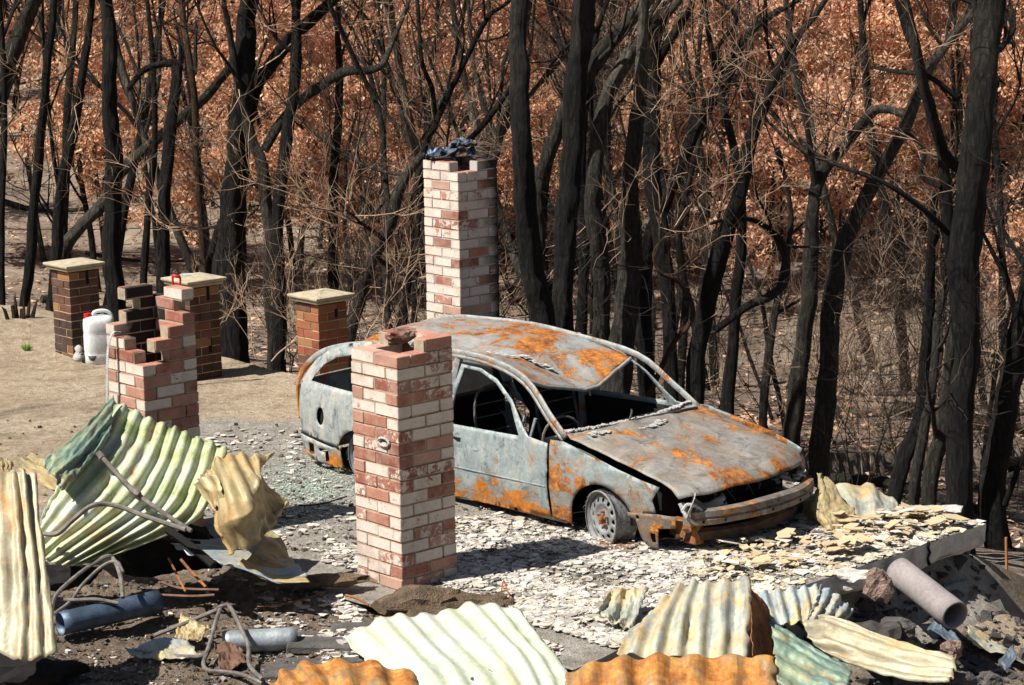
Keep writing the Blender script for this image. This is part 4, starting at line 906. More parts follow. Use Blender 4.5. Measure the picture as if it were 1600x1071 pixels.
pipe('steel_pipe', (94, 975, 14.35), (248, 940, 14.75), .078, M_PIPEB, 'blue-grey steel pipe lying in shade at lower left')
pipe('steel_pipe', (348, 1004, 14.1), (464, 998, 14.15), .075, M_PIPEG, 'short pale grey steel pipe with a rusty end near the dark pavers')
pipe('concrete_pipe', (1404, 893, 15.7), (1492, 962, 15.1), .105, M_PIPEW, 'pale round pipe sticking out from under the slab', .015)
rod('steel_pole', [(157, 712, 15.15), (210, 768, 14.95), (260, 805, 14.8), (299, 830, 14.7)], .016, M_ROD, 'straight steel pole leaning across the large green sheet', 'pole')
mb = MB(); A, B = D(205, 764, 14.95), D(218, 773, 14.9); mb.tube([A, A.lerp(B, .2), A.lerp(B, .8), B], [.02, .028, .028, .02], 6); o = mb.build('pole_clamp', M_ROD); o.parent = bpy.data.objects['steel_pole']; o.matrix_parent_inverse = Matrix.Translation(bpy.data.objects['steel_pole'].location).inverted()
mb = MB(); A, B = D(153, 708, 15.16), D(160, 716, 15.14); mb.tube([A, B], .026, 8); o = mb.build('pole_cap', M_ROD); o.parent = bpy.data.objects['steel_pole']; o.matrix_parent_inverse = Matrix.Translation(bpy.data.objects['steel_pole'].location).inverted()
rod('bent_tube', [(67, 834, 14.7), (90, 834, 14.65), (115, 812, 14.68), (145, 790, 14.75), (180, 790, 14.78), (230, 808, 14.7), (290, 828, 14.6)], .017, M_ROD, 'curved steel tube lying across the lower part of the green sheet', 'tube')
rod('charred_batten', [(262, 828, 14.85), (300, 855, 14.75), (334, 884, 14.6)], .03, M_CARB, 'thick black charred bar at the end of the leaning steel pole', 'bar', n=5)
rod('bent_frame_tube', [(85, 960, 14.45), (83, 945, 14.45), (92, 925, 14.5), (130, 892, 14.7), (165, 870, 14.75), (178, 875, 14.75), (188, 900, 14.55), (192, 934, 14.4)], .015, M_ROD, 'bent tube frame arching over the blue-grey pipe', 'tube frame')
rod('bent_frame_tube', [(84, 935, 14.5), (110, 938, 14.5), (150, 937, 14.5), (185, 943, 14.5)], .013, M_ROD, 'low horizontal frame tube behind the blue-grey pipe', 'tube frame')
rod('bent_frame_tube', [(84, 960, 14.4), (110, 940, 14.5), (128, 915, 14.6), (160, 885, 14.72), (182, 878, 14.7), (192, 895, 14.6)], .012, M_ROD, 'second slimmer bent tube beside the arch over the blue-grey pipe', 'tube frame')
rod('bent_chair_tube', [(242, 993, 14.2), (280, 978, 14.2), (335, 955, 14.25), (345, 948, 14.2), (360, 950, 14.2), (378, 985, 14.0), (388, 1010, 13.85), (390, 1040, 13.6), (410, 1062, 13.4)], .014, M_ROD, 'bent ash-coated chair tube rising in front of the short grey pipe', 'tube frame')
rod('bent_chair_tube', [(211, 1018, 13.9), (240, 1022, 13.85), (290, 1026, 13.8), (318, 1024, 13.8), (328, 1005, 13.9), (336, 975, 14.05), (344, 952, 14.15)], .014, M_ROD, 'bent ash-coated chair tube running flat then upward at lower left', 'tube frame')
rod('bent_chair_tube', [(328, 1014, 13.9), (318, 1035, 13.7), (325, 1048, 13.6), (350, 1050, 13.6), (380, 1055, 13.5), (410, 1068, 13.4)], .014, M_ROD, 'lowest bent chair tube curling toward the orange sheet', 'tube frame')
rod('bent_chair_tube', [(270, 1002, 14.1), (300, 1004, 14.1), (325, 1006, 14.1)], .014, M_ROD, 'short straight rusty tube behind the bent chair tubes', 'tube frame')
rod('angle_iron', [(250, 930, 14.75), (300, 932, 14.7), (335, 930, 14.7)], .010, M_PLATE, 'rusty angle iron lying flat beyond the blue-grey pipe', 'angle iron', n=4)
rod('angle_iron', [(263, 872, 15.0), (275, 895, 14.95), (290, 925, 14.75)], .010, M_RUST, 'leftmost upright rusty strip beyond the blue-grey pipe', 'angle iron', n=4)
rod('angle_iron', [(282, 874, 15.0), (300, 895, 14.95), (322, 918, 14.75)], .012, M_RUST, 'second upright rusty strip, leaning right, beyond the blue-grey pipe', 'angle iron', n=4)
rod('angle_iron', [(252, 910, 14.85), (285, 920, 14.8), (342, 922, 14.7)], .010, M_PLATE, 'dark rusty bar crossing behind the flat angle iron', 'angle iron', n=4)
rod('rusty_wire', [(400, 948, 14.9), (440, 945, 14.9), (480, 935, 14.95), (508, 925, 15.0)], .006, M_RUST, 'thin rusty wire lying on the ash left of the tall pillar', 'wire', n=5)
rod('rusty_wire', [(540, 930, 14.95), (560, 936, 14.9), (576, 946, 14.85)], .009, M_RUST, 'short orange strip at the foot of the tall pillar', 'wire', n=5)
rod('burnt_stick', [(466, 790, 17.2), (500, 788, 17.3), (542, 776, 17.5)], .006, M_CARB, 'thin black stick on the ground left of the tall pillar', 'stick', n=5)
rod('rusty_hook', [(772, 950, 14.75), (782, 930, 14.8), (787, 908, 14.9), (792, 922, 14.85), (797, 930, 14.8)], .007, M_RUST, 'small rusty hooked strip standing among the fragments', 'hook', n=4)
rod('rusty_strip', [(782, 952, 14.7), (790, 942, 14.75), (798, 934, 14.8)], .012, simple('orange_strip', (.6, .25, .03), .8, 0), 'bright orange strip beside the rusty hook', 'strip', n=4)
rod('twisted_bar', [(1264, 842, 16.1), (1272, 832, 16.2), (1300, 834, 16.2), (1322, 838, 16.15), (1345, 834, 16.2)], .013, M_ROD, 'twisted grey bar lying on the slab in front of the car', 'bar', n=6)
rod('steel_picket', [(1573, 965, 18.6), (1573, 900, 18.6), (1572, 840, 18.6)], .012, simple('rusty_picket', (.36, .15, .06), .9, 0), 'slim rusty steel picket standing at the right edge', 'picket', n=4)
for k, (p0, p1) in enumerate([((1510, 868, 17.6), (1600, 892, 20.0)), ((1512, 898, 17.4), (1600, 897, 20.0)), ((1510, 880, 17.5), (1600, 873, 20.0))]):
    rod('fence_wire', [p0, ((p0[0] + p1[0]) / 2, (p0[1] + p1[1]) / 2 + 2, 18.6), p1], .004, M_ASHW, ['upper fence wire sloping down right past the rusty picket', 'level fence wire behind the rusty picket', 'fence wire rising gently past the rusty picket'][k], 'wire', n=4, group='fence wires by the picket')
# rusty plates and mesh around the chair tubes
for k, (rows, m_, lab) in enumerate([
    ([[(196, 1012, 13.95), (235, 1003, 14.0), (290, 1000, 14.05)], [(205, 1026, 13.8), (250, 1028, 13.75), (310, 1022, 13.8)]], M_SHB, 'grey bent plate under the bent chair tubes'),
    ([[(284, 955, 14.3), (305, 972, 14.2), (328, 984, 14.15)], [(272, 998, 14.1), (292, 1002, 14.05), (312, 998, 14.05)]], M_SHT, 'pinkish rusty plate leaning behind the bent chair tubes'),
    ([[(335, 1004, 13.9), (360, 1004, 13.95), (378, 1015, 13.9)], [(345, 1040, 13.65), (365, 1044, 13.65), (384, 1030, 13.7)]], M_PLATE, 'brown rusty plate in front of the short grey pipe')]):
    sheet('metal_plate', rows, m_, lab, 1, .004, cr=.03, seed=60 + k, nu=24, nv=16, group=None, cat='metal plate')
# dark pavers
mb0 = None
for k, (px, py, wx, wy) in enumerate([(478, 976, .40, .2), (552, 978, .30, .2), (500, 1000, .42, .2), (560, 1010, .26, .2), (470, 1020, .35, .22), (430, 1032, .3, .2), (525, 1028, .34, .2)]):
    c = G(px, py, 0); c.z = hgt(c.x, c.y); b = MB(); b.box((-wx / 2, -wy / 2, -.03), (wx / 2, wy / 2, .018), j=.01); o = b.build('stone_paver', M_BLUEST, bevel=.01); o.location = c; o.rotation_euler = (U(-.03, .03), U(-.03, .03), U(-.05, .1))
    tag(o, ['dark stone paver farthest left in the back of the paved patch', 'dark stone paver nearest the point of the pale green sheet', 'long dark stone paver in the middle of the paved patch', 'dark stone paver touching the left tip of the pale green sheet', 'dark stone paver right of the short grey pipe', 'dark stone paver below the short grey pipe', 'dark stone paver just above the orange crumpled sheet'][k], 'paver', 'dark stone pavers')
# clods and rubble
for k, (px, py, dep, r, sq, m_, nm, lab) in enumerate([
    (675, 950, 14.72, .25, (1.3, .8, .55), M_CLOD, 'earth_clod', 'big brown clod of earth at the foot of the tall pillar'),
    (745, 945, 14.7, .17, (1.4, .8, .5), M_CLOD, 'earth_clod', 'low dark clod right of the tall pillar foot'),
    (515, 908, 15.2, .12, (2.2, .8, .35), M_CLOD, 'earth_clod', 'low ash covered clod left of the tall pillar'),
    (235, 868, 15.25, .22, (1.3, .8, .7), M_CARB, 'shade_lump', 'black lump added as shade in the hollow under the large green sheet'),  # these four black lumps stand in for deep shade among the sheets
    (300, 858, 15.45, .17, (1.3, .8, .8), M_CARB, 'shade_lump', 'black lump added as shade between the green sheet and the tan crumpled sheet'),
    (95, 900, 15.0, .16, (1.6, .8, .5), M_CARB, 'shade_lump', 'low black lump added as shade under the left foot of the green sheet'),
    (40, 1052, 13.3, .22, (1.6, .8, .5), M_CARB, 'shade_lump', 'black lump added as shade at the bottom left corner'),
    (865, 1000, 14.3, .12, (1.5, .8, .6), M_BLUEST, 'dark_rock', 'dark rock behind the pale mint green sheet'),
    (905, 1025, 14.0, .10, (1.5, .8, .5), M_BLUEST, 'dark_rock', 'darker low rock between the pale green and the upright sheet'),
    (1372, 915, 15.3, .10, (1.1, .8, 1.2), M_STONE, 'rubble_block', 'pink-brown block wedged under the slab edge'),
    (1330, 905, 15.35, .11, (1.8, .7, .7), M_SLAB, 'rubble_block', 'crumbling whitish concrete lump under the slab edge'),
    (1488, 1015, 14.7, .07, (1, .8, 1.1), M_STONE, 'rubble_block', 'pinkish boulder behind the end of the long yellow channel'),
    (1545, 1062, 14.1, .07, (1.2, .8, .8), M_BLUEST, 'rubble_block', 'brown rock at the bottom right corner'),
    (1500, 1068, 13.8, .10, (1.2, .8, .8), M_BLUEST, 'rubble_block', 'dark rock at the bottom below the yellow channel end'),
    (1400, 985, 15.0, .10, (1.3, .8, .8), M_BLUEST, 'rubble_block', 'dark rubble lump under the pale pipe'),
    (1370, 1000, 14.9, .16, (1.3, .8, .8), M_CARD, 'rubble_block', 'blackened lump above the long yellow channel'),
    (1440, 930, 16.2, .14, (1.3, .8, .9), M_BLUEST, 'rubble_block', 'dark lump directly behind the pale pipe')]):
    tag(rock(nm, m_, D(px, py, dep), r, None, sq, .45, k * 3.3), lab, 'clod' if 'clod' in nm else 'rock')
for k, (rows, lab) in enumerate([([[(1448, 985, 15.2), (1468, 952, 15.3)], [(1470, 985, 15.1), (1474, 955, 15.2)]], 'upright blue-grey metal shard below the pale pipe'), ([[(1458, 985, 15.1), (1478, 978, 15.15)], [(1490, 1008, 14.9), (1500, 1000, 15.0)]], 'lower blue-grey shard lying under the pale pipe'), ([[(1560, 1035, 14.6), (1584, 1005, 14.7)], [(1572, 1048, 14.5), (1588, 1030, 14.6)]], 'dark pointed shard at the right edge'), ([[(972, 1040, 13.9), (940, 1024, 14.0)], [(985, 1030, 14.0), (950, 1010, 14.1)]], 'small grey-green scrap left of the upright sheet')]):
    sheet('metal_shard', rows, M_BLUESH, lab, 1, .002, cr=.02, seed=80 + k, nu=12, nv=8, group=None, cat='metal shard')
# dark rubble slope under the slab (countless bits)
rb = MB()
for i in range(900):
    px, py = U(1200, 1640), U(900, 1110); c = None
    for z in (-.2, -.5, -.8):
        q = G(px, py, z); 
        if abs(hgt(q.x, q.y) - z) < .22: c = q; break
    if c is None: continue
    c.z = hgt(c.x, c.y); e2 = (c - TIP).dot(Uv); e1 = (c - TIP).dot(Vv)
    if e1 > .6: continue
    r = .012 + .05 * rnd() ** 3
    a, b_ = U(0, 3), U(0, 3); M_ = Matrix.Translation(c) @ Matrix.Rotation(a, 4, 'X') @ Matrix.Rotation(b_, 4, 'Z'); rb.box((-r, -r * U(.3, 1), -r * U(.2, .6)), (r, r * U(.3, 1), r * U(.2, .6)), M_, m=0 if rnd() < .5 else (1 if rnd() < .15 else 2), j=r * .3)
tag(rb.build('rubble', [M_BLUEST, M_STONE, M_CARD]), kind='stuff')
# ---------------- broken fibre-cement fragments: a ground cover of thousands
M_FRAG = NM('pale_fragment', .9); _g = M_FRAG.new('ShaderNodeNewGeometry'); _v = M_FRAG.coord()
_c = M_FRAG.ramp(_g.outputs['Random Per Island'], [(0, (.34, .32, .30)), (.3, (.50, .47, .43)), (.55, (.64, .60, .54)), (.75, (.52, .45, .34)), (.87, (.34, .30, .26)), (1, (.14, .13, .12))]); M_FRAG.color(M_FRAG.mix(.4, _c, M_FRAG.ramp(M_FRAG.noise(40, 5, .7, _v), [(.3, .4), (.6, 1)]), 'MULTIPLY')); M_FRAG = M_FRAG.mat
M_FRAGT = NM('tan_fragment', .9); _g = M_FRAGT.new('ShaderNodeNewGeometry'); _v = M_FRAGT.coord()
_c = M_FRAGT.ramp(_g.outputs['Random Per Island'], [(0, (.60, .54, .44)), (.4, (.62, .50, .32)), (.65, (.44, .34, .21)), (.8, (.34, .30, .26)), (1, (.70, .66, .58))]); M_FRAGT.color(M_FRAGT.mix(.35, _c, M_FRAGT.ramp(M_FRAGT.noise(30, 5, .7, _v), [(.3, .4), (.6, 1)]), 'MULTIPLY')); M_FRAGT = M_FRAGT.mat
def shard(mb, c, r, tilt, th, m=0):
    n = random.choice((4, 4, 5, 5, 6)); a0 = U(0, 6.3); ax = U(.45, 1); R_ = Matrix.Rotation(U(0, 6.3), 3, 'Z') @ Matrix.Rotation(tilt, 3, 'X') @ Matrix.Rotation(U(0, 6.3), 3, 'Z')
    top = []; bot = []
    for k in range(n):
        a = a0 + 2 * math.pi * (k + U(-.3, .3)) / n; p = Vector((math.cos(a) * r * U(.75, 1.15), math.sin(a) * r * ax * U(.75, 1.15), 0)); top.append(tuple(c + R_ @ (p + Vector((0, 0, th))))); bot.append(tuple(c + R_ @ p))
    mb.add(top + bot, [tuple(range(n))] + [((k + 1) % n, k, k + n, (k + 1) % n + n) for k in range(n)], m)
def topz(x, y):
    P = Vector((x, y, 0)) - TIP; a, b = -P.dot(Uv), -P.dot(Vv)
    return max(.012, hgt(x, y)) if 0 < a < SX - .4 and 0 < b < SY - .4 else hgt(x, y)
def dens(px, py):
    """how thickly the photograph's ground is strewn, by place on the pad"""
    d = 0
    if px > 700: d = sstep(800, 850, py + (px - 900) * .10) * .9 + .06
    if px > 700 and py > 800: d = max(d, .55)
    if 1000 < px: d = max(d, sstep(700, 770, py))
    if 300 < px < 480: d = max(d, .85 * math.exp(-((py - 682) / 20) ** 2) * sstep(300, 330, px))
    if 690 < px < 860: d = max(d, .35 * sstep(790, 830, py))
    if 500 < px < 565: d = max(d, .5 * sstep(830, 850, py))
    if 400 < px < 560: d = max(d, .10 * sstep(700, 720, py))
    if 300 < px < 560 and py < 660: d = max(d, .02)
    if px < 300: d = .015
    return d
fr = MB(); cnt = 0
for i in range(120000):
    px, py = U(290, 1560), 640 + 420 * math.sqrt(rnd())
    if rnd() > dens(px, py): continue
    q = G(px, py, .05); P = q - TIP; a, b = -P.dot(Uv), -P.dot(Vv)
    if a < .02 or b < .02: continue
    if fbm(q.x * 1.6, q.y * 1.6, 14, 4) < -.12 and rnd() < .8: continue
    if py > 1010 and px < 900: continue
    r = .006 + .05 * rnd() ** 3.4; 
    if px > 1150 and rnd() < .15: r *= 1.5
    shard(fr, Vector((q.x, q.y, topz(q.x, q.y) + U(.0, .012))), r, U(-.28, .28) if r < .05 else U(-.15, .15), U(.003, .006), 1 if (px > 1080 and rnd() < .55) else 0); cnt += 1
    if cnt > 28000: break
tag(fr.build('fragment_litter', [M_FRAG, M_FRAGT]), kind='stuff')
# larger broken sheets piled near the slab's front edge, each its own thing
big = []
for i in range(230):
    s_ = rnd(); px = 1120 + 400 * s_; py = lerpn([1120, 1290, 1540], [905, 885, 818], px) - U(8, 75) * (1 - .3 * s_)
    if px > 1405 and py < 795: continue
    q = G(px, py, .05); P = q - TIP
    if -P.dot(Uv) < .05 or -P.dot(Vv) < .05: continue
    if px < 1300 and py < 840: continue
    mb = MB(); sz_ = .03 + .08 * rnd() ** 2; shard(mb, Vector((0, 0, 0)), sz_, U(-.32, .32), .006)
    o = mb.build('broken_sheet_piece', M_FRAGT if rnd() < .75 else M_FRAG); o.location = (q.x, q.y, .02 + .07 * rnd() + .05 * math.exp(-((px - 1330) / 70) ** 2)); big.append((px, py, o)); o['_s'] = sz_
for px, py, o in big:
    wh = 'near the outer corner of the slab' if px > 1440 else ('beside the arched yellow sheet' if py < 830 else ('along the slab edge' if px > 1290 else 'above the grey ribbed sheet by the slab edge'))
    sz_ = o['_s']; del o['_s']; cl_ = 'tan' if o.data.materials[0] is M_FRAGT else 'whitish'
    tag(o, ('large ' if sz_ > .09 else ('small ' if sz_ < .055 else 'middle-sized ')) + cl_ + ' broken piece of cladding lying ' + wh, 'cladding piece', 'broken cladding pieces on the slab')
# loose bits of charcoal, small stones, green glass grains
gl = MB()
for i in range(2300):
    px = random.gauss(488, 48); py = random.gauss(762, 28)
    if px > 560 or py > 850 or py < 690: continue
    q = G(px, py, 0); shard(gl, Vector((q.x, q.y, topz(q.x, q.y) + .002)), U(.004, .011), U(-.4, .4), .004)
tag(gl.build('glass_grains', simple('green_glass_grain', (.46, .58, .51), .3, 0, var=.3, sc=30)), kind='stuff')
ch = MB()
for i in range(26000):
    px, py = U(-20, 1250), 600 + 480 * math.sqrt(rnd())
    q = G(px, py, 0); za = zone(q.x, q.y); w_ = max(za[0] * .7, za[1], .18)
    if rnd() > w_ or (q - TIP).dot(Uv) > 0: continue
    r = .004 + .020 * rnd() ** 4; shard(ch, Vector((q.x, q.y, topz(q.x, q.y))), r, U(-.6, .6), r * U(.3, .9), 0 if rnd() < .35 else (1 if rnd() < .8 else 2))
tag(ch.build('charcoal_litter', [M_BLUEST, M_CLOD, M_FRAG]), kind='stuff')
# ---------------- trees
random.seed(21)
TWN = 2
def rv(s=1): return Vector((U(-1, 1), U(-1, 1), U(-1, 1))) * s
def twigs(mb, p, d, L, r, lev, m=0, droop=.0):
    n = 4; pts = [p]; q = p.copy(); dd = d.normalized()
    for i in range(n):
        dd = (dd + rv(.46) + Vector((0, 0, .12 - droop))).normalized(); q = q + dd * L / n; pts.append(q)
    mb.tube(pts, [r, r * .85, r * .7, r * .5, r * .25], 3, m, cap=False)
    if lev > 0:
        for k in range(random.choice((3, 4, 4, 5))):
            i = random.choice((1, 2, 3, 3)); twigs(mb, pts[i], (pts[i] - pts[i - 1]).normalized() + rv(.85), L * U(.45, .75), r * .6, lev - 1, m, droop)
def limb(mb, tw, p, d, L, r, lev, sides=7, tm=0, leafpts=None, wander=.22, upb=.12):
    n = 7; pts = [p]; q = p.copy(); dd = d.normalized()
    for i in range(n):
        dd = (dd + rv(wander) + Vector((0, 0, upb))).normalized(); q = q + dd * L / n; pts.append(q)
    rad = [r * (1 - .72 * (i / n)) for i in range(n + 1)]
    mb.tube(pts, rad, max(4, sides), 0, cap=False, lump=.12 if sides > 5 else 0)
    for k in range(3 if lev > 0 else 2):
        i = random.randint(2, n); 
        if lev > 0: limb(mb, tw, pts[i], (pts[i] - pts[i - 1]).normalized() + rv(.8), L * U(.45, .7), rad[i] * .75, lev - 1, sides - 2, tm, leafpts, wander, upb)
    for k in range(TWN):
        i = random.randint(1, n); twigs(tw, pts[i], (pts[i] - pts[i - 1]).normalized() + rv(1.0), U(.5, 1.3), min(.009, rad[i] * .4 + .003), 2 if rnd() < .6 else 1, tm)
    if leafpts is not None: leafpts += pts[3:]
def leaves(mb, pts, n, spread, size):
    cs = [random.choice(pts) + rv(spread) for _ in range(max(8, n // 70))]
    for i in range(n):
        c = random.choice(cs) + Vector((random.gauss(0, .13), random.gauss(0, .13), random.gauss(0, .10))); a = rv(1).normalized(); b = a.cross(rv(1)).normalized(); s = size * U(.5, 1.3)
        mb.v += [tuple(c - a * s), tuple(c + b * s * .45), tuple(c + a * s), tuple(c - b * s * .45)]
        k = len(mb.v) - 4; mb.f.append((k, k + 1, k + 2, k + 3)); mb.m.append(0)
TREES = []
def finish(root, tr, tw, bark_m, lf=None, leaf_m=None, twm=None):
    a = tr.build('trunk', bark_m, root, smooth=True)
    b = tw.build('crown', [M_TWIG, M_TWIGD], root) if tw.f else None
    c = lf.build('crown', leaf_m, root) if lf and lf.f else None
    return root
def traced(dep, stems, label, mat=0, ntw=14, tw_from=.0, limbs=3, top=5.0, twm=None, lean=None):
    """stems: list of polylines [(px, py, width px), ...] from the foot up; the first is the trunk"""
    px, py, w0 = stems[0][0]
    while (D(px, py, dep) - TIP).dot(Vv) < 1.1: dep += .2
    foot = D(px, py, dep); gz = hgt(foot.x, foot.y); root = empty('burnt_tree', (foot.x, foot.y, gz - .1)); o = root.location.copy(); k_ = dep / FPX
    tr, tw = MB(), MB()
    for si, st in enumerate(stems):
        ph = U(0, 6); amp = .25 * (1 if si else .4)
        pts = [D(x, y, dep + amp * math.sin(ph + i * .9) - (amp * math.sin(ph) if not si else 0) + (.12 * (si % 3 - 1) if si else 0)) - o for i, (x, y, _) in enumerate(st)]; wd = [w_ * k_ / 2 * .84 for _, _, w_ in st]
        if si == 0:
            d = pts[1] - pts[0]; d = d / max(.2, abs(d.z)); h = pts[0].z
            if h > .15: pts.insert(0, Vector((pts[0].x - d.x * h * .6, pts[0].y - d.y * h * .6, 0))); wd.insert(0, wd[0] * 1.2)
            else: pts[0].z = 0
        if st[-1][1] < 15:
            d = (pts[-1] - pts[-2]).normalized(); r = wd[-1]; base = pts[-1]; n = 4; dd = d
            for i in range(n):
                dd = (dd + rv(.10) + Vector((0, 0, .06))).normalized(); pts.append(pts[-1] + dd * top / n * (1 if si == 0 else .5)); wd.append(r * (1 - .8 * (i + 1) / n))
        n0 = len(pts); Q = crom(pts, 12); rd = [lerpn(list(range(n0)), wd, i / 12) for i in range(len(Q))]
        for i in range(1, len(Q) - 1): z_ = Q[i].z * 1.1; Q[i] = Q[i] + Vector((fbm(z_, px * .1 + si), fbm(z_, px * .1 + 9), 0)) * min(.05, rd[i] * .45)
        tr.tube(Q, rd, 18 if wd[0] > .08 else 9, 0, cap=True, lump=.20)
        nq = len(Q)
        for k in range(limbs if si == 0 else max(1, limbs // 2)):
            i = random.randint(int(nq * .45), nq - 2); limb(tr, tw, Q[i], (Q[i] - Q[i - 1]).normalized() * .6 + rv(1) + Vector((0, 0, .3)), U(.8, 2.0), min(.04, rd[i] * .45), 1, 6, twm if twm is not None else (0 if rnd() < .35 else 1))
        for k in range(int(ntw * .4) if si == 0 else int(ntw * .2)):
            i = random.randint(int(nq * (.25 + tw_from)), nq - 1); twigs(tw, Q[i], rv(1) + Vector((0, 0, .2)), U(.4, 1.2), .0055, 2, 0 if rnd() < .4 else 1)
    finish(root, tr, tw, [M_BARK, M_BARK2, M_BARK3][mat]); tag(root, label, 'tree', 'burnt trees in the bush'); return root
T_ = traced
T_(20.0, [[(1486, 920, 54), (1494, 800, 50), (1506, 600, 50), (1508, 400, 54), (1518, 250, 56), (1536, 100, 50), (1545, 0, 50)], [(1512, 272, 22), (1478, 240, 20), (1447, 150, 20), (1430, 67, 18), (1415, 0, 16)], [(1498, 155, 12), (1450, 120, 10), (1400, 112, 9), (1360, 105, 6)], [(1483, 365, 12), (1440, 325, 11), (1380, 285, 9), (1290, 250, 7), (1250, 215, 4)]], 'thickest black trunk, rising behind the outer corner of the slab', 0, 10, .1, 2)
T_(20.6, [[(1506, 640, 26), (1497, 480, 26), (1479, 320, 22), (1468, 230, 18), (1440, 120, 15), (1403, 0, 14)], [(1471, 292, 10), (1442, 275, 9), (1445, 240, 8), (1425, 212, 7), (1395, 200, 5)]], 'slender black stem close against the left of the thickest trunk', 0, 10)
T_(23.0, [[(1278, 745, 40), (1290, 590, 38), (1300, 480, 38), (1318, 385, 34), (1342, 323, 30), (1385, 246, 24), (1417, 188, 22), (1448, 112, 20), (1488, 58, 16), (1530, 5, 12)]], 'stout grey-black trunk leaning right between the car bonnet and the thickest trunk', 1, 14, 0, 4)
T_(24.5, [[(1238, 700, 34), (1250, 580, 33), (1262, 440, 30), (1273, 314, 24), (1287, 269, 22), (1314, 237, 20), (1358, 179, 17), (1385, 171, 15), (1415, 182, 12)], [(1274, 310, 12), (1262, 200, 10), (1240, 120, 9), (1232, 60, 8), (1240, 0, 6)]], 'trunk that bends into a hook at the top right of centre', 1, 14, 0, 3)
T_(22.5, [[(1085, 585, 34), (1103, 480, 36), (1121, 403, 34), (1152, 314, 30), (1166, 233, 26), (1197, 157, 18), (1233, 76, 14), (1287, 5, 10)], [(1118, 517, 14), (1166, 480, 15), (1205, 462, 15), (1228, 435, 15), (1226, 385, 13), (1185, 347, 11), (1140, 342, 9), (1110, 350, 6)]], 'dark trunk with a looping gnarled limb above the car bonnet', 0, 14, 0, 4)
T_(23.5, [[(1140, 600, 24), (1150, 480, 23), (1158, 380, 20), (1150, 250, 16), (1120, 120, 12), (1100, 0, 9)]], 'straight dark stem just right of the trunk with the looping limb', 0, 12)
T_(24.2, [[(1045, 600, 26), (1040, 420, 30), (1018, 270, 32), (1020, 90, 30), (1042, 5, 26)], [(1020, 110, 18), (1050, 60, 18), (1075, 20, 14), (1082, 0, 12)]], 'upright black trunk above the windscreen of the car', 0, 10)
T_(25.5, [[(1010, 560, 30), (1010, 400, 28), (1040, 314, 24), (1090, 197, 20), (1134, 126, 18), (1166, 58, 15), (1215, 18, 12), (1240, 5, 9)], [(1136, 124, 10), (1120, 80, 9), (1150, 30, 8), (1120, 0, 6)]], 'trunk slanting right above the car roof toward the top edge', 0, 14, 0, 4)
T_(21.5, [[(850, 520, 52), (836, 440, 48), (822, 340, 42), (815, 220, 36), (808, 100, 34), (812, 0, 32)]], 'thick plain black trunk just right of the tall chimney', 0, 4, .4, 1)
T_(21.8, [[(884, 540, 42), (884, 400, 40), (888, 280, 40), (896, 170, 40), (908, 80, 40), (916, 0, 40)]], 'second thick black trunk right of the tall chimney, slightly bowed', 0, 6, .3, 1)
T_(23.0, [[(840, 470, 24), (838, 340, 30), (850, 270, 30), (875, 190, 28), (918, 115, 27), (945, 72, 26), (1005, 8, 24)], [(880, 180, 12), (905, 150, 11), (960, 70, 9), (985, 30, 7), (1000, 0, 6)]], 'grey trunk slanting right between the two thick black trunks', 1, 10, .2, 3)
T_(23.2, [[(935, 560, 34), (938, 440, 34), (926, 330, 32), (932, 230, 28), (955, 140, 26), (990, 80, 26), (1034, 30, 20), (1060, 0, 15)]], 'silvery trunk curving right above the car roof', 1, 10, .2, 3)
T_(22.4, [[(968, 560, 52), (980, 460, 48), (985, 380, 40), (985, 260, 30), (1000, 150, 24), (1008, 0, 18)]], 'thick grey trunk rising behind the middle of the car roof', 1, 14, .2, 3)
T_(25.0, [[(910, 500, 22), (912, 380, 22), (908, 250, 18), (915, 150, 16), (930, 60, 12), (950, 0, 9)]], 'thin black stem in the gap right of the bowed thick trunk', 0, 8)
T_(22.2, [[(365, 600, 62), (357, 430, 60), (362, 330, 52), (374, 220, 42), (380, 100, 36), (388, 0, 30)], [(388, 190, 24), (400, 135, 24), (451, 67, 24), (490, 30, 22), (522, 0, 20)], [(330, 400, 14), (345, 350, 14), (362, 320, 10)]], 'massive leaning trunk behind the pillar with the pale disc', 0, 16, .2, 4)
T_(22.6, [[(430, 560, 30), (424, 430, 28), (418, 320, 24), (408, 250, 22), (392, 216, 20), (373, 137, 16), (360, 60, 12), (350, 0, 9)], [(412, 236, 17), (440, 190, 18), (470, 157, 18), (506, 131, 18), (540, 112, 16), (592, 105, 12), (615, 60, 9), (640, 0, 6)]], 'grey Y-shaped tree with a long limb reaching right, beside the massive trunk', 1, 18, .1, 4)
T_(24.0, [[(440, 600, 30), (436, 450, 28), (434, 330, 24), (450, 200, 22), (462, 100, 20), (465, 0, 15)]], 'shadowed black trunk directly behind the grey Y-shaped tree', 0, 10)
T_(24.2, [[(70, 520, 22), (98, 400, 24), (130, 350, 24), (165, 314, 24), (188, 270, 23), (255, 208, 21), (325, 149, 18), (365, 94, 15), (392, 31, 13), (400, 0, 10)]], 'long trunk leaning diagonally right from behind the left gate pillar', 1, 16, .1, 4)
T_(24.6, [[(182, 500, 36), (178, 400, 35), (176, 250, 32), (172, 130, 28), (165, 0, 22)]], 'upright black trunk just right of the left gate pillar', 0, 12, .2, 3)
T_(25.6, [[(255, 440, 25), (258, 300, 24), (268, 200, 22), (276, 110, 20), (262, 100, 12), (225, 110, 12), (200, 140, 8)]], 'black trunk crooked over to the left at its broken top', 0, 12, .2, 2)
T_(26.5, [[(224, 440, 14), (232, 330, 14), (240, 230, 12), (238, 100, 10), (230, 0, 8)]], 'thin pole-like black stem left of the crooked trunk', 0, 8)
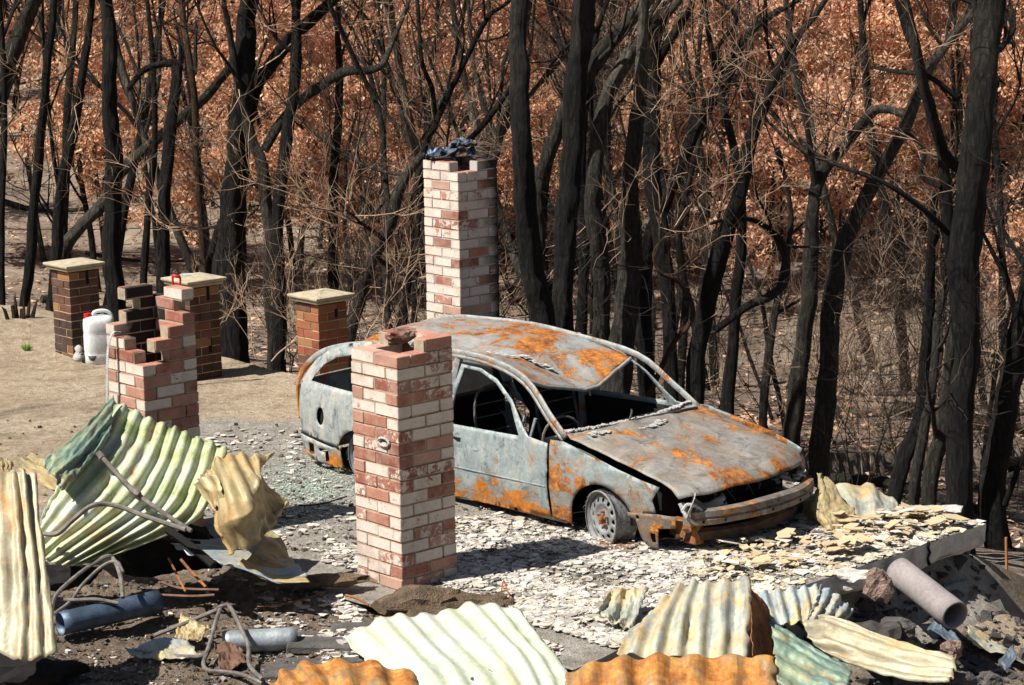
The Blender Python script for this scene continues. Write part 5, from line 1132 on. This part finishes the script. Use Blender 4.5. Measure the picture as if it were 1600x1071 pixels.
T_(26.0, [[(322, 430, 16), (315, 340, 15), (308, 250, 14), (303, 150, 13), (288, 40, 11), (283, 0, 9)]], 'reddish-brown sunlit trunk left of the massive trunk', 2, 10)
T_(25.8, [[(36, 480, 20), (48, 400, 20), (60, 250, 18), (72, 120, 16), (85, 0, 12)]], 'leftmost fully visible slim black trunk', 0, 12)
T_(26.4, [[(78, 520, 20), (92, 340, 22), (108, 230, 20), (130, 120, 16), (142, 0, 12)]], 'black trunk leaning slightly right above the left gate pillar', 0, 12)
T_(24.4, [[(-30, 250, 34), (0, 140, 32), (22, 80, 30), (45, 20, 28), (60, -10, 24)]], 'dark limb crossing the top left corner', 1, 10)
T_(27.5, [[(2, 500, 14), (3, 330, 14), (6, 180, 12), (4, 60, 10), (0, 0, 8)]], 'thin black stem at the very left edge', 0, 8)
T_(23.4, [[(545, 540, 24), (560, 470, 24), (575, 420, 23), (605, 360, 21), (621, 300, 20), (640, 265, 18), (662, 240, 14)], [(607, 335, 12), (603, 270, 11), (593, 177, 11), (561, 107, 10), (523, 28, 9), (512, 0, 7)]], 'grey leaning trunk to the left of the tall chimney', 1, 16, 0, 4)
T_(24.8, [[(655, 330, 10), (664, 230, 12), (680, 195, 12), (700, 150, 11), (719, 112, 10), (761, 30, 9), (799, 0, 7)], [(680, 196, 9), (674, 140, 9), (659, 93, 8), (652, 0, 7)]], 'forked slim tree standing directly behind the tall chimney', 0, 14)
T_(25.5, [[(520, 520, 22), (520, 374, 20), (523, 250, 18), (530, 130, 14), (528, 0, 10)]], 'slim dark trunk above the right-hand gate pillar', 0, 12)
T_(25.2, [[(620, 560, 20), (640, 420, 18), (650, 300, 14), (700, 245, 12), (733, 219, 12), (766, 182, 12), (799, 135, 10), (830, 80, 7)]], 'slim tree bending right behind the tall chimney', 0, 12)
T_(21.2, [[(1392, 790, 30), (1412, 720, 30), (1434, 661, 28), (1443, 563, 22), (1453, 461, 20), (1457, 380, 17), (1462, 300, 13)]], 'brownish black trunk left of the thickest trunk, bending inward', 0, 10, .1, 2)
T_(20.9, [[(1424, 800, 22), (1440, 700, 21), (1456, 600, 18), (1464, 500, 15), (1490, 420, 10)]], 'slim dark stem in the cluster left of the thickest trunk', 1, 8, .1, 2)
T_(20.7, [[(1452, 800, 30), (1462, 720, 30), (1474, 640, 26), (1484, 560, 20), (1496, 480, 14)]], 'pale grey trunk hard against the left of the thickest trunk', 1, 6, .2, 1)
T_(21.6, [[(1570, 960, 52), (1563, 860, 50), (1556, 740, 48), (1568, 640, 46), (1592, 540, 44), (1612, 430, 40), (1630, 250, 34)], [(1570, 790, 12), (1588, 740, 11), (1608, 690, 9)]], 'broad scarred trunk at the right edge of the frame', 0, 6, .2, 2)
T_(24.0, [[(1530, 900, 12), (1532, 800, 12), (1540, 700, 11), (1556, 580, 9), (1580, 480, 7)]], 'thin stem between the thickest trunk and the right edge trunk', 0, 6)
T_(25.8, [[(1195, 640, 16), (1205, 520, 16), (1225, 420, 13), (1235, 330, 10), (1215, 230, 8)]], 'slender stem left of the hooked trunk', 1, 10)
T_(26.2, [[(1065, 560, 16), (1070, 460, 16), (1062, 360, 13), (1085, 250, 10), (1110, 150, 8)]], 'slender stem right of the upright trunk above the windscreen', 1, 10)
T_(22.0, [[(1040, 560, 10), (1075, 510, 10), (1082, 480, 9), (1060, 440, 8), (1030, 425, 7), (1024, 390, 6), (1060, 350, 5), (1095, 300, 4)]], 'pale bare sapling curling over the windscreen', 2, 24, -.2, 2, twm=0)
# young bare brush that has no trunk to speak of
def brush(px, py, dep, h, n, label, m=0, spread=.5, leaf=None, nl=0):
    f = D(px, py, dep); f.z = hgt(f.x, f.y) - .05; root = empty('bare_bush', f); tw = MB(); lf = MB(); pts = []
    for k in range(n):
        b = Vector((U(-spread, spread), U(-spread, spread), 0)); twigs(tw, b, Vector((U(-.6, .6), U(-.6, .6), 1)), h * U(.6, 1.2), .008, 3, m if rnd() < .8 else 1 - m)
        pts.append(b + Vector((U(-.3, .3), U(-.3, .3), h * U(.3, 1.0))))
    tw.build('stems', [M_TWIG, M_TWIGD], root)
    if leaf: leaves(lf, pts, nl, .4, .035); lf.build('crown', leaf, root)
    return tag(root, label, 'bush', 'bare bushes')
for a in [(380, 600, 23.2, .9, 10, 'small reddish twiggy bush at the pad edge between two gate pillars'), (420, 560, 24.4, 1.2, 8, 'bare bush behind the grey Y-shaped tree'), (590, 560, 23.4, 2.2, 14, 'dense bare brush left of the tall chimney'), (660, 560, 24.5, 2.6, 12, 'bare brush half hidden by the tall chimney'), (780, 560, 23.2, 2.4, 12, 'bare brush right of the tall chimney'),
          (560, 520, 26.5, 2.6, 12, 'taller brush above the orange-red gate pillar'), (1330, 760, 24.5, 1.9, 22, 'dry bare thicket behind the arched yellow sheet'), (1390, 740, 26.0, 2.0, 22, 'dry thicket left of the thickest trunk'), (1190, 640, 26.5, 2.2, 12, 'bare brush above the bonnet'), (1050, 560, 27.0, 2.4, 12, 'bare brush seen through the windscreen opening'),
          (480, 560, 26.0, 2.0, 12, 'bare brush directly behind the orange-red gate pillar'), (1560, 860, 25.0, 1.6, 12, 'dry brush at the right edge beyond the fence wires'), (1440, 700, 27.5, 2.0, 14, 'dry brush seen between trunks at right'), (1345, 660, 28.0, 2.2, 16, 'tall dry thicket behind the leaning grey-black trunk')]:
    brush(a[0], a[1], a[2], a[3], max(4, int(a[4] * .5)), a[5], m=0 if a[0] in (590, 380, 1390) else 1)
# burnt stump at the left with upturned splinters
st = MB(); f = D(30, 500, 25.2); f.z = hgt(f.x, f.y)
for k in range(9):
    a = U(0, 6.3); r = U(.02, .12); st.tube([f + Vector((math.cos(a) * r, math.sin(a) * r, -.1)), f + Vector((math.cos(a) * r * 1.5, math.sin(a) * r * 1.5, U(.05, .15))), f + Vector((math.cos(a) * r * 1.8, math.sin(a) * r * 1.8, U(.1, .28)))], [.03, .02, .004], 5)
tag(st.build('splintered_stump', M_BARK3), 'pale splintered stump at the left edge beyond the sand', 'stump')
for k in range(9):
    gx, gy = (44, 553) if k < 1 else (0, 0)
tf = MB(); f = G(43, 553); f.z = hgt(f.x, f.y)
for k in range(40): a = U(0, 6.3); tf.tube([f + Vector((math.cos(a) * .03, math.sin(a) * .05, 0)), f + Vector((math.cos(a) * .10 * rnd(), math.sin(a) * .1 * rnd(), U(.04, .10)))], [.006, .001], 3)
tag(tf.build('grass_tuft', simple('fresh_grass', (.16, .32, .04), .8, 0)), 'single fresh green tuft of grass on the sand left of the gate pillar', 'grass tuft')
# ---------------- prototypes for the deeper bush, copied in a loop
def proto(h, r0, leafy, nlimb, lean, mat, leafm=None, nleaf=0, twig=1.0, bend=.10, low=.35):
    root = empty('burnt_tree' if not leafy else 'scorched_tree', (0, 0, -50)); tr, tw, lf = MB(), MB(), MB(); lp = [] if leafy else None
    pts = [Vector((0, 0, -.3))]; dd = Vector((lean, U(-.1, .1), 1)).normalized(); n = 9
    for i in range(n): dd = (dd + Vector((U(-bend, bend), U(-bend, bend), .05))).normalized(); pts.append(pts[-1] + dd * h / n)
    Q = crom(pts, 3); rd = [r0 * (1 - .8 * i / len(Q)) * (1.25 if i == 0 else 1) for i in range(len(Q))]
    tr.tube(Q, rd, 8, 0, lump=.2)
    for k in range(nlimb):
        i = random.randint(int(len(Q) * low), len(Q) - 1); limb(tr, tw, Q[i], (Q[i] - Q[i - 1]).normalized() * .9 + rv(.9), h * U(.16, .34), rd[i] * .6, 1, 5, 0 if rnd() < twig * .3 else 1, lp, .25, .1)
    if leafy: leaves(lf, lp, nleaf, .5, .066)
    tr.build('trunk', mat, root, smooth=True)
    if tw.f: tw.build('twigs' if leafy else 'crown', [M_TWIG, M_TWIGD], root)
    if lf.f: lf.build('crown', leafm, root)
    return root
TWN = 1
PB = [proto(U(9, 12), U(.05, .095), False, random.choice((5, 6, 7)), U(-.25, .3), random.choice((M_BARK, M_BARK, M_BARK2)), twig=1.3) for k in range(9)]
TWN = 1
PL = [proto(U(6.5, 9.5), U(.08, .12), True, 8, U(-.2, .2), random.choice((M_BARK, M_BARK2, M_BARK)), lm, 13000, low=.10) for k, lm in enumerate((M_LEAFO, M_LEAFB, M_LEAFO, M_LEAFB, M_LEAFO, M_LEAFB, M_LEAFO))]
TWN = 2
PS = [proto(U(4, 6), U(.03, .05), False, 6, U(-.35, .35), random.choice((M_BARK, M_BARK)), twig=.9, bend=.16, low=.15) for k in range(5)]
used = set()
def place(src, x, y, sc, rz):
    if src.name not in used: used.add(src.name); o = src
    else:
        o = src.copy(); COL.objects.link(o)
        for c_ in src.children: d_ = c_.copy(); COL.objects.link(d_); d_.parent = o
    o.location = (x, y, hgt(x, y) - .05); o.rotation_euler = (0, 0, rz); o.scale = (sc, sc, sc); return o
LM = [(60, 'at the left edge'), (170, 'above the leftmost capped pillar'), (290, 'above the broken chimney'), (400, 'beside the massive leaning trunk'), (520, 'above the orange-red gate pillar'), (640, 'left of the tall chimney'), (760, 'behind the tall chimney'), (870, 'behind the two thick black trunks'), (980, 'above the car roof'), (1080, 'above the windscreen'), (1200, 'above the bonnet'), (1320, 'behind the leaning grey-black trunk'), (1430, 'left of the thickest trunk'), (1520, 'behind the thickest trunk'), (1620, 'at the right edge')]
def where(x): return min(LM, key=lambda q: abs(q[0] - x))[1]
def scatter(n, d0, d1, protos, kind, mind, names, pw=1.0, smin=.8, smax=1.15, cond=None, side=False):
    pos = []; tries = 0
    while len(pos) < n and tries < n * 60:
        tries += 1; d = d0 + (d1 - d0) * rnd() ** pw; px = U(-60, 1660) if not side else random.choice((U(-600, -60), U(1660, 2100))); x = (px - 800) / FPX * d * 1.0
        if (Vector((x, d, 0)) - TIP).dot(Vv) < 2.2: continue
        if any((x - a) ** 2 + (d - b) ** 2 < mind * mind for a, b in pos): continue
        if cond and not cond(px, d): continue
        pos.append((x, d)); s = random.choice(protos); o = place(s, x, d, U(smin, smax), U(0, 6.28))
        tr_ = [c_ for c_ in o.children if c_.name.startswith('crown') and 'leaf' in c_.data.materials[0].name]
        hue = ''
        if tr_: hue = {'scorched_orange_leaf': 'orange-leaved', 'scorched_brown_leaf': 'brown-leaved', 'yellowed_leaf': 'yellow-leaved'}[tr_[0].data.materials[0].name]
        lx = min(LM, key=lambda q: abs(q[0] - px)); t_ = (d - d0) / (d1 - d0); dn = ('front row' if t_ < .25 else ('second row' if t_ < .5 else ('third row' if t_ < .75 else 'back row'))) + (' left' if px < lx[0] else ' right')
        tag(o, f'{names} {hue} tree, {dn}, seen {where(px)}'.replace('  ', ' '), 'tree', kind)
scatter(16, 28, 40, PB, 'bare burnt trees of the middle bush', 1.0, 'mid-distance bare black', smin=.8, smax=1.1)
scatter(16, 25.5, 40, PS, 'bare saplings of the middle bush', .8, 'thin bare twiggy', smin=.8, smax=1.2)
scatter(62, 40, 68, PB, 'bare burnt trees farther back', 1.3, 'distant slim black', smin=.75, smax=1.1)
scatter(10, 40, 66, PS, 'bare saplings farther back', 1.2, 'distant bare twiggy', smin=.9, smax=1.3)
def right_or_far(px, d): return rnd() < lerpn([0, 450, 800, 1600], [.35, .6, 1, 1], px)
scatter(92, 43, 64, PL, 'scorched leafy trees on the slope', 1.2, 'small scorched', smin=.6, smax=.95, cond=lambda px, d: rnd() < lerpn([0, 350, 520, 800, 1600], [.12, .25, .8, 1, 1], px))
scatter(100, 64, 104, PL, 'scorched leafy trees on the hillside', 2.2, 'far scorched', smin=.85, smax=1.25, cond=right_or_far)
for n_, p_, k_, nm_, s0, s1 in ((16, PB, 'burnt trees beyond the sides of the view', 'burnt trunk-only', .8, 1.1), (16, PL, 'scorched trees beyond the sides of the view', 'leafy scorched', .8, 1.1)):
    scatter(n_, 30, 80, p_, k_, 1.5, nm_, smin=s0, smax=s1, side=True)
# low scorched shrubs, too many to count, and leaf litter on the forest floor
sh = MB(); 
for i in range(260):
    d = U(27, 75); px = U(-50, 1650); x = (px - 800) / FPX * d
    if (Vector((x, d, 0)) - TIP).dot(Vv) < 2: continue
    if px < 480 and rnd() < .85: continue
    c = Vector((x, d, hgt(x, d))); twigs(sh, c, Vector((U(-.5, .5), U(-.5, .5), 1)), U(.5, 1.3), .009, 2, 0 if rnd() < .7 else 1)
tag(sh.build('undergrowth', [M_TWIG, M_TWIGD]), kind='stuff')
ll = MB()
for i in range(26000):
    d = 22 + 55 * rnd() ** 1.2; px = U(-50, 1650); x = (px - 800) / FPX * d
    if (Vector((x, d, 0)) - TIP).dot(Vv) < .6: continue
    z = hgt(x, d); r = U(.02, .07); a = U(0, 6.3); hz = U(0, .05)
    b_ = len(ll.v); ll.v += [(x + math.cos(a + k * 2.1) * r, d + math.sin(a + k * 2.1) * r, z + hz + U(0, .05)) for k in range(3)]; ll.f.append((b_, b_ + 1, b_ + 2)); ll.m.append(0 if rnd() < .5 else 1)
tag(ll.build('leaf_litter', [M_LEAFB, M_TWIGD]), kind='stuff')
lg = MB()
for k in range(26):
    d = U(25, 55); px = U(-40, 1640); x = (px - 800) / FPX * d
    if (Vector((x, d, 0)) - TIP).dot(Vv) < 2: continue
    a = U(-.8, .8); L = U(1.2, 4); P = [Vector((x + math.cos(a) * L * t, d + math.sin(a) * L * t, 0)) for t in (0, .3, .6, 1)]
    for p in P: p.z = hgt(p.x, p.y) + .05 + U(0, .15)
    b = MB(); r = U(.03, .10); o0 = P[0].copy(); b.tube(crom([p - o0 for p in P], 3), [r * (1 - .05 * i) for i in range(10)], 7, lump=.1); o = b.build('fallen_log', random.choice((M_BARK, M_BARK2))); o.location = o0
    tag(o, f'fallen charred log on the burnt floor, {"short" if L < 2.4 else "long"}, seen {where(px)}', 'log', 'fallen logs')
# two bare trees left of the view, whose thin shadows cross the sand
for (x, y, s, k) in ((-10.5, 17.2, .9, 2), (-8.2, 18.6, .7, 1)):
    o = place(PB[k], x, y, s, U(0, 6)); tag(o, 'bare burnt tree just outside the left edge whose shadow crosses the sand', 'tree', 'burnt trees left of the sand')
for p_ in PB + PL + PS:
    if p_.name not in used:
        for c_ in list(p_.children): bpy.data.objects.remove(c_)
        bpy.data.objects.remove(p_)
